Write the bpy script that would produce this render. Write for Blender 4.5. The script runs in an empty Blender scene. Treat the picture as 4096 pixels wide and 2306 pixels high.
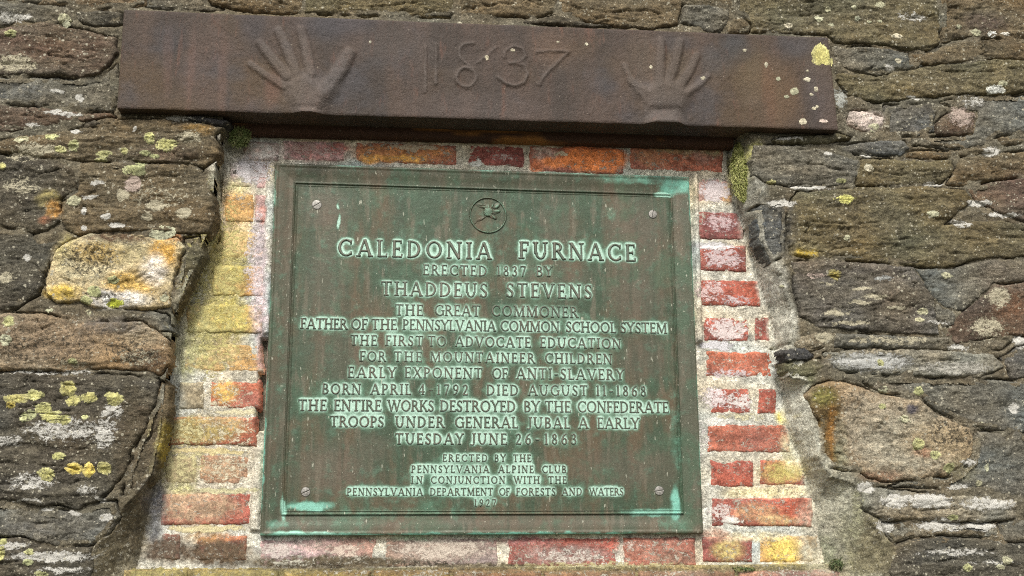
import bpy, math, random
import numpy as np
from mathutils import Matrix

# ------------------------------------------------------------------ camera, world, sun, exposure
# Plaque plane: x right, z up, h = -y towards the viewer; plaque is 0.80 m wide, bottom left corner at the origin.
W_PL, H_PL, FOC = 0.80, 0.80 * 0.8577, 4465.0
_q = np.array([[1104, 657], [2753, 712], [2810, 2135], [1041, 2144]], float) - np.array([2048, 1153.0])
_A = []
for (_x, _y), (_u, _v) in zip([(0, H_PL), (W_PL, H_PL), (W_PL, 0), (0, 0)], _q):
    _v = -_v
    _A.append([_x, _y, 1, 0, 0, 0, -_u * _x, -_u * _y, -_u]); _A.append([0, 0, 0, _x, _y, 1, -_v * _x, -_v * _y, -_v])
_H = np.linalg.svd(np.array(_A))[2][-1].reshape(3, 3)
_h = np.diag([1 / FOC, 1 / FOC, 1.0]) @ _H
if _h[2, 2] < 0: _h = -_h
_h = _h / ((np.linalg.norm(_h[:, 0]) + np.linalg.norm(_h[:, 1])) / 2)
_h = np.diag([1, 1, -1.0]) @ _h                                      # Blender's camera looks down -Z
_u0, _s0, _v0 = np.linalg.svd(np.stack([_h[:, 0], _h[:, 1], np.cross(_h[:, 0], _h[:, 1])], 1))
RC = _u0 @ _v0                                                        # columns: x axis, z axis, h axis in camera space
TC = _h[:, 2]
CAM = -RC.T @ TC                                                      # camera in (x, z, h)

scene = bpy.context.scene
cam_data = bpy.data.cameras.new('camera'); cam = bpy.data.objects.new('camera', cam_data)
scene.collection.objects.link(cam)
_B = np.array([[1, 0, 0], [0, 0, 1], [0, -1, 0]], float)              # rows x, z, h from world x, y, z
_Rw = (RC @ _B).T
_M = Matrix([[*_Rw[0], CAM[0]], [*_Rw[1], -CAM[2]], [*_Rw[2], CAM[1]], [0, 0, 0, 1]])
cam.matrix_world = _M
cam_data.sensor_width = 36.0; cam_data.lens = FOC / 4096 * 36.0
cam_data.clip_start = 0.05; cam_data.clip_end = 500
scene.camera = cam

SUN_EL, SUN_AZ = 46.0, -12.0          # the sun veiled by cloud, high in front of the wall
world = bpy.data.worlds.new('World'); scene.world = world; world.use_nodes = True
_nt = world.node_tree; _nt.nodes.clear()
_sky = _nt.nodes.new('ShaderNodeTexSky'); _sky.sky_type = 'NISHITA'; _sky.sun_disc = False
_sky.sun_elevation = math.radians(SUN_EL); _sky.sun_rotation = math.radians(180 - SUN_AZ)
_sky.air_density = 1.0; _sky.dust_density = 6.0; _sky.ozone_density = 1.0
_hs = _nt.nodes.new('ShaderNodeHueSaturation'); _hs.inputs['Saturation'].default_value = 0.12     # cloud cover
_bg = _nt.nodes.new('ShaderNodeBackground'); _bg.inputs['Strength'].default_value = 0.066
_wo = _nt.nodes.new('ShaderNodeOutputWorld')
_nt.links.new(_sky.outputs[0], _hs.inputs['Color']); _nt.links.new(_hs.outputs[0], _bg.inputs['Color']); _nt.links.new(_bg.outputs[0], _wo.inputs[0])
sun_data = bpy.data.lights.new('sun', 'SUN'); sun_data.energy = 1.5; sun_data.angle = math.radians(10); sun_data.color = (1.0, 0.95, 0.86)
sun = bpy.data.objects.new('sun', sun_data); scene.collection.objects.link(sun)
sun.rotation_euler = (math.radians(90 - SUN_EL), 0, math.radians(SUN_AZ))
scene.view_settings.view_transform = 'Standard'; scene.view_settings.look = 'None'
scene.view_settings.gamma = 1.0; scene.view_settings.use_curve_mapping = False
scene.view_settings.exposure = 1.06
scene.cycles.max_bounces = 5; scene.cycles.use_denoising = False; scene.cycles.filter_width = 1.15

# ------------------------------------------------------------------ picture <-> wall
PS = 4096 / 2576.0                    # the tracing below is in a 2576 px wide view of the photograph

def unproj(px, py, h):
    """the point of the wall plane at height h that the tracing point shows"""
    px = np.asarray(px, float); py = np.asarray(py, float)
    d = np.stack([(px * PS - 2048) / FOC, -(py * PS - 1153) / FOC, -np.ones_like(px)], -1) @ RC
    t = (h - CAM[2]) / d[..., 2]
    return CAM[0] + t * d[..., 0], CAM[1] + t * d[..., 1]

def proj(x, z, h):
    p = np.stack([x, z, h + 0 * x], -1) @ RC.T + TC
    return (FOC * p[..., 0] / -p[..., 2] + 2048) / PS, (1153 - FOC * p[..., 1] / -p[..., 2]) / PS

def UP(pts, h):
    a = np.array(pts, float); x, z = unproj(a[:, 0], a[:, 1], h); return np.stack([x, z], 1)

# ------------------------------------------------------------------ noise
_rs = np.random.RandomState(7)
_perm = np.tile(_rs.permutation(1024), 3)
_ga = _rs.rand(1024) * 2 * np.pi
_gx, _gy = np.cos(_ga), np.sin(_ga)
def perlin(x, y, seed=0):
    x = x + seed * 17.37; y = y + seed * 9.13
    xi = np.floor(x).astype(np.int64); yi = np.floor(y).astype(np.int64)
    xf = x - xi; yf = y - yi
    u = xf * xf * xf * (xf * (xf * 6 - 15) + 10); v = yf * yf * yf * (yf * (yf * 6 - 15) + 10)
    def g(i, j, fx, fy):
        k = _perm[(_perm[(xi + i) & 1023] + ((yi + j) & 1023))] & 1023
        return _gx[k] * fx + _gy[k] * fy
    a = g(0, 0, xf, yf); b = g(1, 0, xf - 1, yf); c = g(0, 1, xf, yf - 1); d = g(1, 1, xf - 1, yf - 1)
    return (a + (b - a) * u + ((c + (d - c) * u) - (a + (b - a) * u)) * v) * 1.5
def fbm(x, y, seed=0, octaves=4, gain=0.5):
    s = 0; a = 1.0; n = 0
    for i in range(octaves):
        s = s + a * perlin(x * 2.03 ** i, y * 2.03 ** i, seed + i * 3.7); n += a; a *= gain
    return s / n
def sst(a, b, x):
    t = np.clip((x - a) / (b - a), 0, 1); return t * t * (3 - 2 * t)

def sdf_poly(poly, x, z):
    """signed distance, positive inside"""
    n = len(poly); d2 = np.full(x.shape, 1e9); inside = np.zeros(x.shape, bool)
    for i in range(n):
        ax, az = poly[i]; bx, bz = poly[(i + 1) % n]
        ex, ez = bx - ax, bz - az; wx, wz = x - ax, z - az
        t = np.clip((wx * ex + wz * ez) / (ex * ex + ez * ez + 1e-12), 0, 1)
        d2 = np.minimum(d2, (wx - ex * t) ** 2 + (wz - ez * t) ** 2)
        c = (az > z) != (bz > z)
        with np.errstate(divide='ignore', invalid='ignore'):
            inside ^= c & (x < ex * (z - az) / (ez if abs(ez) > 1e-12 else 1e-12) + ax)
    d = np.sqrt(d2); return np.where(inside, d, -d)

# ------------------------------------------------------------------ mesh building
col0 = scene.collection
def empty(name, label=None, cat=None, loc=(0, 0, 0), parent=None, kind=None, group=None):
    o = bpy.data.objects.new(name, None); col0.objects.link(o); o.empty_display_size = 0.05
    o.location = loc
    tag(o, label, cat, kind, group)
    if parent is not None: put_under(o, parent)
    return o
def tag(o, label=None, cat=None, kind=None, group=None):
    if label: o['label'] = label
    if cat: o['category'] = cat
    if kind: o['kind'] = kind
    if group: o['group'] = group
def world_loc(o):
    v = o.location.copy()
    while o.parent is not None: o = o.parent; v = v + o.location
    return v
def put_under(o, parent):
    wl = o.location.copy(); o.parent = parent; o.location = wl - world_loc(parent)

def mesh_arrays(name, co, faces, mat, parent=None, attrs=None, origin=None, smooth=True):
    """co n x 3 world points (x, y, z); faces m x 4 (or m x 3); attrs {name: n or n x 3}"""
    co = np.asarray(co, np.float32); faces = np.asarray(faces, np.int32)
    if origin is None: origin = co.mean(0)
    origin = np.asarray(origin, np.float32)
    me = bpy.data.meshes.new(name); k = faces.shape[1]; m = len(faces)
    me.vertices.add(len(co)); me.vertices.foreach_set('co', (co - origin).ravel())
    me.loops.add(m * k); me.loops.foreach_set('vertex_index', faces.ravel())
    me.polygons.add(m); me.polygons.foreach_set('loop_start', np.arange(0, m * k, k, dtype=np.int32))
    me.polygons.foreach_set('loop_total', np.full(m, k, np.int32))
    me.update(calc_edges=True)
    me.polygons.foreach_set('use_smooth', np.full(m, smooth, bool))
    for an, av in (attrs or {}).items():
        av = np.asarray(av, np.float32)
        if av.ndim == 1:
            a = me.attributes.new(an, 'FLOAT', 'POINT'); a.data.foreach_set('value', av)
        else:
            a = me.attributes.new(an, 'FLOAT_COLOR', 'POINT')
            a.data.foreach_set('color', np.concatenate([av, np.ones((len(av), 1), np.float32)], 1).ravel())
    me.materials.append(mat)
    o = bpy.data.objects.new(name, me); col0.objects.link(o); o.location = origin.tolist()
    if parent is not None: put_under(o, parent)
    return o

def field(name, xs, zs, hfun, mat, parent=None, keep=None, back=None, paint=None):
    """relief over a grid: xs, zs axes; hfun(X, Z) -> height; keep(X, Z, h) -> bool per vertex; back: height the
    rim is carried back to (a closed side); paint(X, Z, h) -> attributes"""
    X, Z = np.meshgrid(xs, zs); nx, nz = len(xs), len(zs)
    h = hfun(X, Z)
    k = keep(X, Z, h) if keep is not None else np.ones(X.shape, bool)
    return field_arrays(name, X, Z, h, k, mat, parent, back, paint)

def field_arrays(name, X, Z, h, k, mat, parent=None, back=None, paint=None, quadmask=None):
    nz, nx = X.shape
    idx = np.arange(nx * nz).reshape(nz, nx)
    q = k[:-1, :-1] & k[1:, :-1] & k[:-1, 1:] & k[1:, 1:]
    if quadmask is not None: q = quadmask
    f = np.stack([idx[:-1, :-1][q], idx[:-1, 1:][q], idx[1:, 1:][q], idx[1:, :-1][q]], 1)
    if len(f) == 0: return None
    used = np.unique(f); remap = np.full(nx * nz, -1, np.int64); remap[used] = np.arange(len(used))
    f = remap[f]
    x, z, hh = X.ravel()[used], Z.ravel()[used], h.ravel()[used]
    if back is not None:                                              # rim
        e = np.concatenate([f[:, [0, 1]], f[:, [1, 2]], f[:, [2, 3]], f[:, [3, 0]]])
        key = {}
        s = np.sort(e, 1); code = s[:, 0] * (len(used) + 1) + s[:, 1]
        u, inv, cnt = np.unique(code, return_inverse=True, return_counts=True)
        be = e[cnt[inv] == 1]
        bv = np.unique(be); rb = {int(v): len(used) + i for i, v in enumerate(bv)}
        x = np.concatenate([x, x[bv]]); z = np.concatenate([z, z[bv]]); hh = np.concatenate([hh, np.full(len(bv), back)])
        g = np.array([[b, a, rb[int(a)], rb[int(b)]] for a, b in be.tolist()])
        f = np.concatenate([f, g])
    at = paint(x, z, hh) if paint is not None else None
    return mesh_arrays(name, np.stack([x, -hh, z], 1), f, mat, parent, at)

# ------------------------------------------------------------------ materials
def new_mat(name):
    m = bpy.data.materials.new(name); m.use_nodes = True; nt = m.node_tree; nt.nodes.clear()
    out = nt.nodes.new('ShaderNodeOutputMaterial'); b = nt.nodes.new('ShaderNodeBsdfPrincipled')
    nt.links.new(b.outputs[0], out.inputs[0])
    return m, nt, b
class N:
    """small helper over a node tree"""
    def __init__(s, nt): s.nt = nt; s.pos = nt.nodes.new('ShaderNodeNewGeometry').outputs['Position']
    def link(s, a, b): s.nt.links.new(a, b)
    def mapping(s, scale, rot=(0, 0, 0), loc=(0, 0, 0)):
        n = s.nt.nodes.new('ShaderNodeMapping'); n.inputs['Scale'].default_value = scale; n.inputs['Rotation'].default_value = rot
        n.inputs['Location'].default_value = loc; s.link(s.pos, n.inputs[0]); return n.outputs[0]
    def noise(s, vec, scale, detail=4, rough=0.6, dist=0.0):
        n = s.nt.nodes.new('ShaderNodeTexNoise'); n.inputs['Scale'].default_value = scale; n.inputs['Detail'].default_value = detail
        n.inputs['Roughness'].default_value = rough; n.inputs['Distortion'].default_value = dist; s.link(vec, n.inputs['Vector']); return n.outputs[0]
    def voro(s, vec, scale, feature='F1'):
        n = s.nt.nodes.new('ShaderNodeTexVoronoi'); n.feature = feature; n.inputs['Scale'].default_value = scale; s.link(vec, n.inputs['Vector']); return n.outputs['Distance']
    def attr(s, name, fac=False):
        n = s.nt.nodes.new('ShaderNodeAttribute'); n.attribute_name = name; return n.outputs['Fac' if fac else 'Color']
    def math(s, op, a, b=None, clamp=False):
        n = s.nt.nodes.new('ShaderNodeMath'); n.operation = op; n.use_clamp = clamp
        for i, v in enumerate((a, b)):
            if v is None: continue
            if isinstance(v, (int, float)): n.inputs[i].default_value = v
            else: s.link(v, n.inputs[i])
        return n.outputs[0]
    def rng(s, v, a, b, c=0.0, d=1.0, smooth=True):
        n = s.nt.nodes.new('ShaderNodeMapRange'); n.clamp = True
        if smooth: n.interpolation_type = 'SMOOTHSTEP'
        s.link(v, n.inputs[0])
        for i, q in enumerate((a, b, c, d)): n.inputs[i + 1].default_value = q
        return n.outputs[0]
    def mix(s, f, a, b, mode='MIX'):
        n = s.nt.nodes.new('ShaderNodeMix'); n.data_type = 'RGBA'; n.blend_type = mode
        for i, v in ((0, f), (6, a), (7, b)):
            if isinstance(v, (int, float)): n.inputs[i].default_value = v
            elif isinstance(v, tuple): n.inputs[i].default_value = (*v, 1)
            else: s.link(v, n.inputs[i])
        return n.outputs[2]
    def bump(s, height, dist, strength=1.0, prev=None):
        n = s.nt.nodes.new('ShaderNodeBump'); n.inputs['Distance'].default_value = dist; n.inputs['Strength'].default_value = strength
        s.link(height, n.inputs['Height'])
        if prev is not None: s.link(prev, n.inputs['Normal'])
        return n.outputs[0]

def masonry(name, stretch=3.0, grain=1.0, rough=0.9, bump=0.0016, spec=0.3, unify=0.0):
    """stone, brick and mortar: colour, crust colour, crust and dark growth come from the mesh; grain and speckle from here"""
    m, nt, b = new_mat(name); n = N(nt)
    st = n.mapping((1.0, 1.0, stretch), (0, math.radians(-4), 0))
    iso = n.mapping((1, 1, 1))
    g1 = n.noise(st, 38, 8, 0.72, 0.5)
    g2 = n.noise(iso, 330, 5, 0.85)
    g3 = n.noise(iso, 110, 6, 0.72, 0.6)
    c = n.attr('col')
    if unify:                                                          # algae film that runs over stone and joint alike
        c = n.mix(n.math('MULTIPLY', n.rng(n.noise(st, 8, 7, 0.68, 0.8), 0.40, 0.60), n.math('MULTIPLY', n.attr('film', True), unify)), c, (0.138, 0.122, 0.083))
        c = n.mix(n.math('MULTIPLY', n.rng(n.noise(iso, 15, 7, 0.7, 0.5), 0.54, 0.68), n.math('MULTIPLY', n.attr('film', True), unify * 0.8)), c, (0.062, 0.053, 0.035))
    v = n.rng(g1, 0.34, 0.66, *((0.48, 1.22) if unify else (0.60, 1.42)), False)
    v = n.math('MULTIPLY', v, n.rng(g3, 0.34, 0.66, 0.66, 1.38, False))
    v = n.math('MULTIPLY', v, n.rng(g2, 0.3, 0.7, 1 - 0.72 * grain, 1 + 1.0 * grain, False))
    comb = nt.nodes.new('ShaderNodeCombineXYZ')
    for i in range(3): n.link(v, comb.inputs[i])
    c = n.mix(1.0, c, comb.outputs[0], 'MULTIPLY')
    # crust: pale lichen, lime and efflorescence
    cn = n.noise(n.mapping((1, 1, 1.5)), 105, 9, 0.80, 0.7); cn = n.math('ADD', n.math('MULTIPLY', cn, 2.2), -0.6)
    cm = n.rng(n.math('ADD', cn, n.math('MULTIPLY', n.attr('crust', True), 0.62)), 0.80, 0.87)
    cc = n.mix(n.rng(g2, 0.35, 0.65), n.mix(1.0, n.attr('ccol'), (0.72, 0.72, 0.72), 'MULTIPLY'), n.attr('ccol'))
    c = n.mix(n.math('MULTIPLY', cm, 0.92), c, cc)
    # dark specks
    dn = n.noise(iso, 160, 6, 0.75, 0.5); dn = n.math('ADD', n.math('MULTIPLY', dn, 2.0), -0.5)
    dm = n.rng(n.math('ADD', dn, n.math('MULTIPLY', n.attr('dark', True), 0.55)), 0.84, 0.90)
    c = n.mix(n.math('MULTIPLY', dm, 0.85), c, (0.045, 0.038, 0.026))
    # scattered tiny pale grains
    sp = n.rng(n.noise(iso, 240, 3, 0.55), 0.655, 0.70)
    c = n.mix(n.math('MULTIPLY', sp, 0.5), c, (0.5, 0.46, 0.36))
    if unify:                                                          # pin-head lichens
        for sc_, lo_, at_ in ((62, .15, .50), (120, .17, .46)):
            dd = n.math('MULTIPLY', n.rng(n.math('ADD', n.voro(iso, sc_), n.math('MULTIPLY', g2, .12)), lo_ + .09, lo_ + .05), n.rng(n.noise(iso, sc_ * .35, 3, .6), at_, at_ + .05))
            c = n.mix(n.math('MULTIPLY', dd, .8), c, (0.47, 0.44, 0.34))
    n.link(c, b.inputs['Base Color'])
    b.inputs['Roughness'].default_value = rough; b.inputs['Specular IOR Level'].default_value = spec
    hsum = n.math('ADD', n.math('MULTIPLY', g1, 1.0), n.math('ADD', n.math('MULTIPLY', g3, 0.55), n.math('MULTIPLY', g2, 0.22)))
    hsum = n.math('ADD', hsum, n.math('MULTIPLY', cm, 0.10))
    n.link(n.bump(hsum, bump * 3), b.inputs['Normal'])
    return m
M_STONE = masonry('weathered_stone', 2.4, 1.0, 0.92, 0.0021, unify=0.36)
M_BRICK = masonry('old_brick', 1.2, 0.8, 0.85, 0.0009)
M_MORTAR = masonry('lime_mortar', 1.2, 1.0, 0.95, 0.0016)
M_JOINT = masonry('wall_bedding_mortar', 1.6, 1.0, 0.95, 0.0018, unify=0.55)
M_LICHEN = masonry('lichen_crust', 1.0, 1.0, 0.95, 0.0012)

# ------------------------------------------------------------------ painted-on growth and stains (wear with a shape of its own)
WHITE, CREAM, PINKW, YEL, OCH, OLV, ORA, GRN, VIO = ((.68, .66, .60), (.54, .49, .35), (.50, .40, .34), (.48, .41, .10), (.42, .24, .06), (.22, .20, .06), (.62, .20, .03), (.12, .17, .04), (.40, .34, .34))
class Paint:
    def __init__(s, blobs, h, gain=1.0):
        s.b = []
        for (x, y, rx, ry, mode, colr, stg) in blobs:
            wx, wz = unproj(x, y, h); lum = sum(colr) / 3; colr = tuple(min(.85, (q + (lum - q) * (.16 if gain > 1 and mode == 't' else 0)) * gain) for q in colr); stg = stg * (1.1 if mode == 'c' else 1); ex, _ = unproj(x + rx, y, h); _, ez = unproj(x, y + ry, h)
            s.b.append((float(wx), float(wz), abs(float(ex - wx)), abs(float(wz - ez)), mode, np.array(colr), stg))
    def __call__(s, X, Z, col, crust, ccol, dark):
        wx = X + 0.010 * fbm(X * 38, Z * 38, 5, 4, .65); wz = Z + 0.008 * fbm(X * 38, Z * 38, 9, 4, .65)
        x0, x1, z0, z1 = X.min(), X.max(), Z.min(), Z.max()
        for (cx, cz, rx, rz, mode, colr, stg) in s.b:
            if cx + 2 * rx < x0 or cx - 2 * rx > x1 or cz + 2 * rz < z0 or cz - 2 * rz > z1: continue
            r = np.sqrt(((wx - cx) / rx) ** 2 + ((wz - cz) / rz) ** 2)
            w = (1 - sst(0.45, 1.35, r)) * stg
            if mode == 't':
                w = w * np.clip(1.05 + 1.1 * fbm(X * 95, Z * 95, 13, 3), 0.2, 1.5)
                col[:] = col + (colr - col) * np.clip(w, 0, 1)[:, None]
            elif mode == 'd':
                dark[:] = np.maximum(dark, w)
            else:
                m = w > crust
                ccol[m] = colr
                crust[:] = np.maximum(crust, w)
        return col, crust, ccol, dark

H_STONE, H_WM, H_BRICK, H_PM, H_LINT = 0.055, 0.0528, -0.0058, -0.0078, 0.078

# blobs: tracing x, y, radii, mode ('c' crust, 't' tint, 'd' dark growth), colour, strength
DK = (.04, .035, .025); GRY = (.16, .16, .14); BRN = (.13, .085, .05); RUST = (.30, .13, .05); RED = (.125, .078, .056); BLU = (.13, .14, .145)
WALL_BLOBS = [
 (20,50,44,14,'c',WHITE,.62),(60,45,30,9,'c',WHITE,.7),(40,165,70,28,'c',CREAM,.68),(147,230,17,7,'c',WHITE,1.1),(203,248,10,9,'c',WHITE,1.1),
 (155,287,46,9,'c',WHITE,.72),(187,293,26,7,'c',WHITE,.95),(97,266,14,3,'c',WHITE,.9),(87,318,24,5,'c',WHITE,.9),(192,335,12,9,'c',WHITE,1.1),(340,328,7,6,'c',WHITE,1.1),
 (250,466,17,6,'c',WHITE,1.2),(443,296,26,7,'c',WHITE,.9),(230,498,24,6,'c',WHITE,.85),(217,535,10,12,'c',WHITE,.9),(273,551,16,7,'c',WHITE,1.1),(300,570,24,7,'c',WHITE,.95),
 (215,578,9,8,'c',WHITE,1.1),(312,493,19,14,'c',CREAM,1.1),(393,520,30,14,'c',CREAM,.95),(463,540,17,14,'c',CREAM,1.2),(373,546,14,11,'c',CREAM,1.2),(336,466,23,20,'c',PINKW,1.2),
 (70,650,11,9,'c',WHITE,1.0),(400,500,90,45,'c',CREAM,.45),(167,1083,120,36,'c',WHITE,.60),(267,1090,34,50,'c',WHITE,.62),(83,1213,70,24,'c',WHITE,.60),(20,1110,46,18,'c',WHITE,.62),
 (280,1036,32,24,'c',WHITE,.60),(220,1233,36,18,'c',WHITE,.5),(254,1257,16,6,'c',WHITE,1.0),(120,1283,14,7,'c',WHITE,1.1),(190,1290,14,6,'c',WHITE,1.1),(267,1303,24,10,'c',WHITE,.9),
 (133,1400,120,14,'c',WHITE,.78),(167,1434,80,12,'c',WHITE,.66),(33,1374,50,10,'c',WHITE,.8),(70,1262,60,4,'c',WHITE,.8),(140,937,150,6,'c',WHITE,.6),(60,400,60,10,'c',CREAM,.5),
 (90,378,70,18,'c',CREAM,.66),(480,350,40,18,'c',CREAM,.62),(500,330,40,14,'t',OCH,.45),(450,300,60,8,'c',WHITE,.5),(60,470,55,26,'c',CREAM,.55),(20,700,30,18,'c',CREAM,.7),
 # pale yellow quartz block
 (170,640,30,50,'t',(.42,.36,.14),.7),(220,680,90,60,'t',(.50,.44,.28),.8),(300,640,100,30,'t',(.42,.36,.20),.7),(415,640,40,40,'t',(.62,.36,.09),.95),(330,720,60,30,'t',(.66,.44,.14),1.1),(250,640,70,30,'t',(.46,.33,.13),.8),(390,680,34,40,'t',(.75,.68,.58),.9),
 (300,755,80,24,'t',(.68,.66,.62),.9),(160,740,50,20,'t',(.62,.44,.10),.9),(225,660,95,55,'d',DK,.62),(260,745,60,20,'d',DK,.55),(300,600,90,14,'t',BRN,.9),(400,750,50,30,'d',DK,.4),(440,600,25,10,'t',(.35,.13,.03),.7),
 # ochre end of the small stone on the left
 (125,505,30,26,'t',(.30,.25,.10),.8),(138,530,20,22,'t',(.55,.28,.07),.95),(115,560,20,12,'t',(.30,.12,.06),.8),
 # long tan stone
 (110,850,170,60,'t',(.25,.185,.12),.9),(360,840,50,40,'t',(.36,.29,.19),.7),(110,880,180,55,'d',DK,.52),(330,890,90,40,'d',DK,.6),(290,820,90,24,'t',(.15,.13,.11),.7),(380,910,50,36,'t',BRN,.8),
 (350,900,70,26,'c',CREAM,.5),(190,920,50,10,'c',CREAM,.5),
 (0,200,200,60,'t',GRY,.3),(60,130,90,30,'t',RED,.7),(20,300,60,30,'t',RED,.75),(30,230,90,20,'t',BLU,.5),(420,390,90,20,'t',RED,.45),
 (350,1120,50,120,'t',(.12,.085,.05),.7),(410,1120,18,60,'t',(.40,.30,.04),.9),(140,1320,130,40,'t',(.17,.17,.16),.5),
 (340,1180,50,130,'t',(.075,.058,.035),.8),(330,1010,30,60,'t',(.08,.065,.04),.6),(60,1180,160,60,'t',(.085,.075,.06),.5),(1960,560,44,90,'t',(.075,.07,.06),.8),(1930,480,40,26,'t',(.08,.075,.05),.6),(2380,1440,200,30,'t',(.075,.068,.055),.7),(1990,750,20,60,'t',(.08,.075,.065),.7),(2000,460,120,24,'t',(.085,.078,.06),.5),(100,20,80,20,'t',(.09,.085,.065),.5),
 # right side
 (1982,353,44,6,'c',WHITE,.8),(2032,473,64,7,'c',WHITE,.95),(2175,393,16,6,'c',WHITE,1.0),(2232,170,16,8,'c',WHITE,.75),(2112,250,22,30,'c',(.45,.46,.42),.66),(2295,47,44,12,'c',WHITE,.55),
 (2415,296,36,30,'c',PINKW,.70),(2492,383,26,15,'c',WHITE,.8),(2445,258,44,22,'c',WHITE,.48),(2298,250,26,4,'c',WHITE,.9),(2078,390,12,8,'c',WHITE,1.1),(2345,466,28,5,'c',WHITE,.85),
 (1965,513,40,11,'c',WHITE,.9),(2458,513,34,10,'c',WHITE,.85),(2515,543,50,8,'c',WHITE,.75),(2415,566,30,12,'c',WHITE,.6),(2165,730,34,5,'c',CREAM,.85),(2198,750,38,8,'c',CREAM,.8),
 (2158,763,34,7,'c',CREAM,.7),(2098,790,40,9,'c',CREAM,.75),(2252,776,28,6,'c',CREAM,.75),(2048,696,34,8,'c',PINKW,.7),(2075,716,18,4,'c',CREAM,.8),(2218,703,24,7,'c',(.45,.46,.44),.7),
 (2132,816,60,7,'c',CREAM,.75),(2072,850,30,16,'c',CREAM,.9),(2240,858,140,12,'c',CREAM,.58),(2405,875,34,8,'c',WHITE,.75),(2190,910,110,26,'c',(.52,.52,.49),.80),(2400,928,110,20,'c',(.48,.46,.40),.68),
 (2190,915,100,22,'t',(.30,.30,.27),.7),(2508,750,32,28,'c',CREAM,.72),(2480,826,50,32,'c',CREAM,.66),(2565,862,20,16,'c',WHITE,.95),(2540,770,50,40,'t',(.17,.09,.05),.7),(2350,812,40,6,'c',WHITE,.6),
 (2175,1230,24,15,'c',WHITE,.95),(2242,1262,40,22,'c',WHITE,.84),(2332,1262,70,22,'c',WHITE,.86),(2483,1268,80,22,'c',WHITE,.68),(2225,1325,26,22,'c',WHITE,.85),(2366,1322,70,18,'c',WHITE,.74),
 (2466,1323,44,14,'c',WHITE,.8),(2546,1029,14,18,'c',WHITE,.85),(2433,1166,22,14,'c',WHITE,.6),(2410,1225,40,9,'c',WHITE,.62),(2400,1390,110,12,'c',WHITE,.58),(2500,1415,80,8,'c',WHITE,.5),
 (2130,285,400,16,'t',GRY,.15),(2178,302,44,24,'t',(.62,.52,.46),1.0),(2185,300,40,22,'d',DK,.30),
 (2030,628,46,22,'t',(.26,.22,.12),.8),(2025,638,40,12,'t',(.42,.30,.05),.8),(1945,600,36,50,'t',BLU,.6),(1925,700,30,40,'t',(.24,.24,.20),.6),
 (2350,210,200,40,'t',(.15,.125,.07),.5),(2520,700,80,50,'t',(.16,.13,.10),.4),(2560,480,40,60,'t',RED,.5),(2480,60,60,30,'t',(.09,.065,.055),.6),
 # tan boulder with orange return
 (2200,1080,120,100,'t',(.36,.305,.22),1.1),(2280,1120,120,80,'t',(.35,.315,.235),1.0),(2360,1110,100,50,'t',(.36,.28,.17),.8),(2082,1080,40,120,'t',(.15,.10,.04),1.2),(2092,1100,12,100,'t',(.26,.13,.035),.9),(2066,1000,36,24,'t',(.22,.20,.06),.8),(2110,1150,18,40,'t',(.20,.19,.10),.8),(2115,1130,16,80,'t',(.30,.28,.20),.5),
 (2390,1090,80,46,'d',DK,.60),(2150,1010,50,40,'d',DK,.45),(2290,1030,16,12,'t',(.09,.08,.09),1),(2265,1030,10,8,'d',DK,1),(2320,1140,26,14,'t',(.33,.19,.12),.8),(2210,1200,60,14,'t',(.32,.19,.12),.6),(2420,1180,40,30,'t',(.26,.24,.14),.5),
 (2140,1290,40,110,'t',(.26,.27,.20),.55),(2100,1390,26,50,'t',(.10,.14,.05),.8),(2170,1400,40,60,'t',(.24,.23,.13),.6),(2160,1300,16,100,'c',(.44,.43,.28),.5),(2110,1330,40,60,'d',DK,.35),
 (2020,950,40,30,'t',(.18,.18,.09),.6),(1985,930,30,20,'t',(.24,.24,.14),.6),
]
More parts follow.
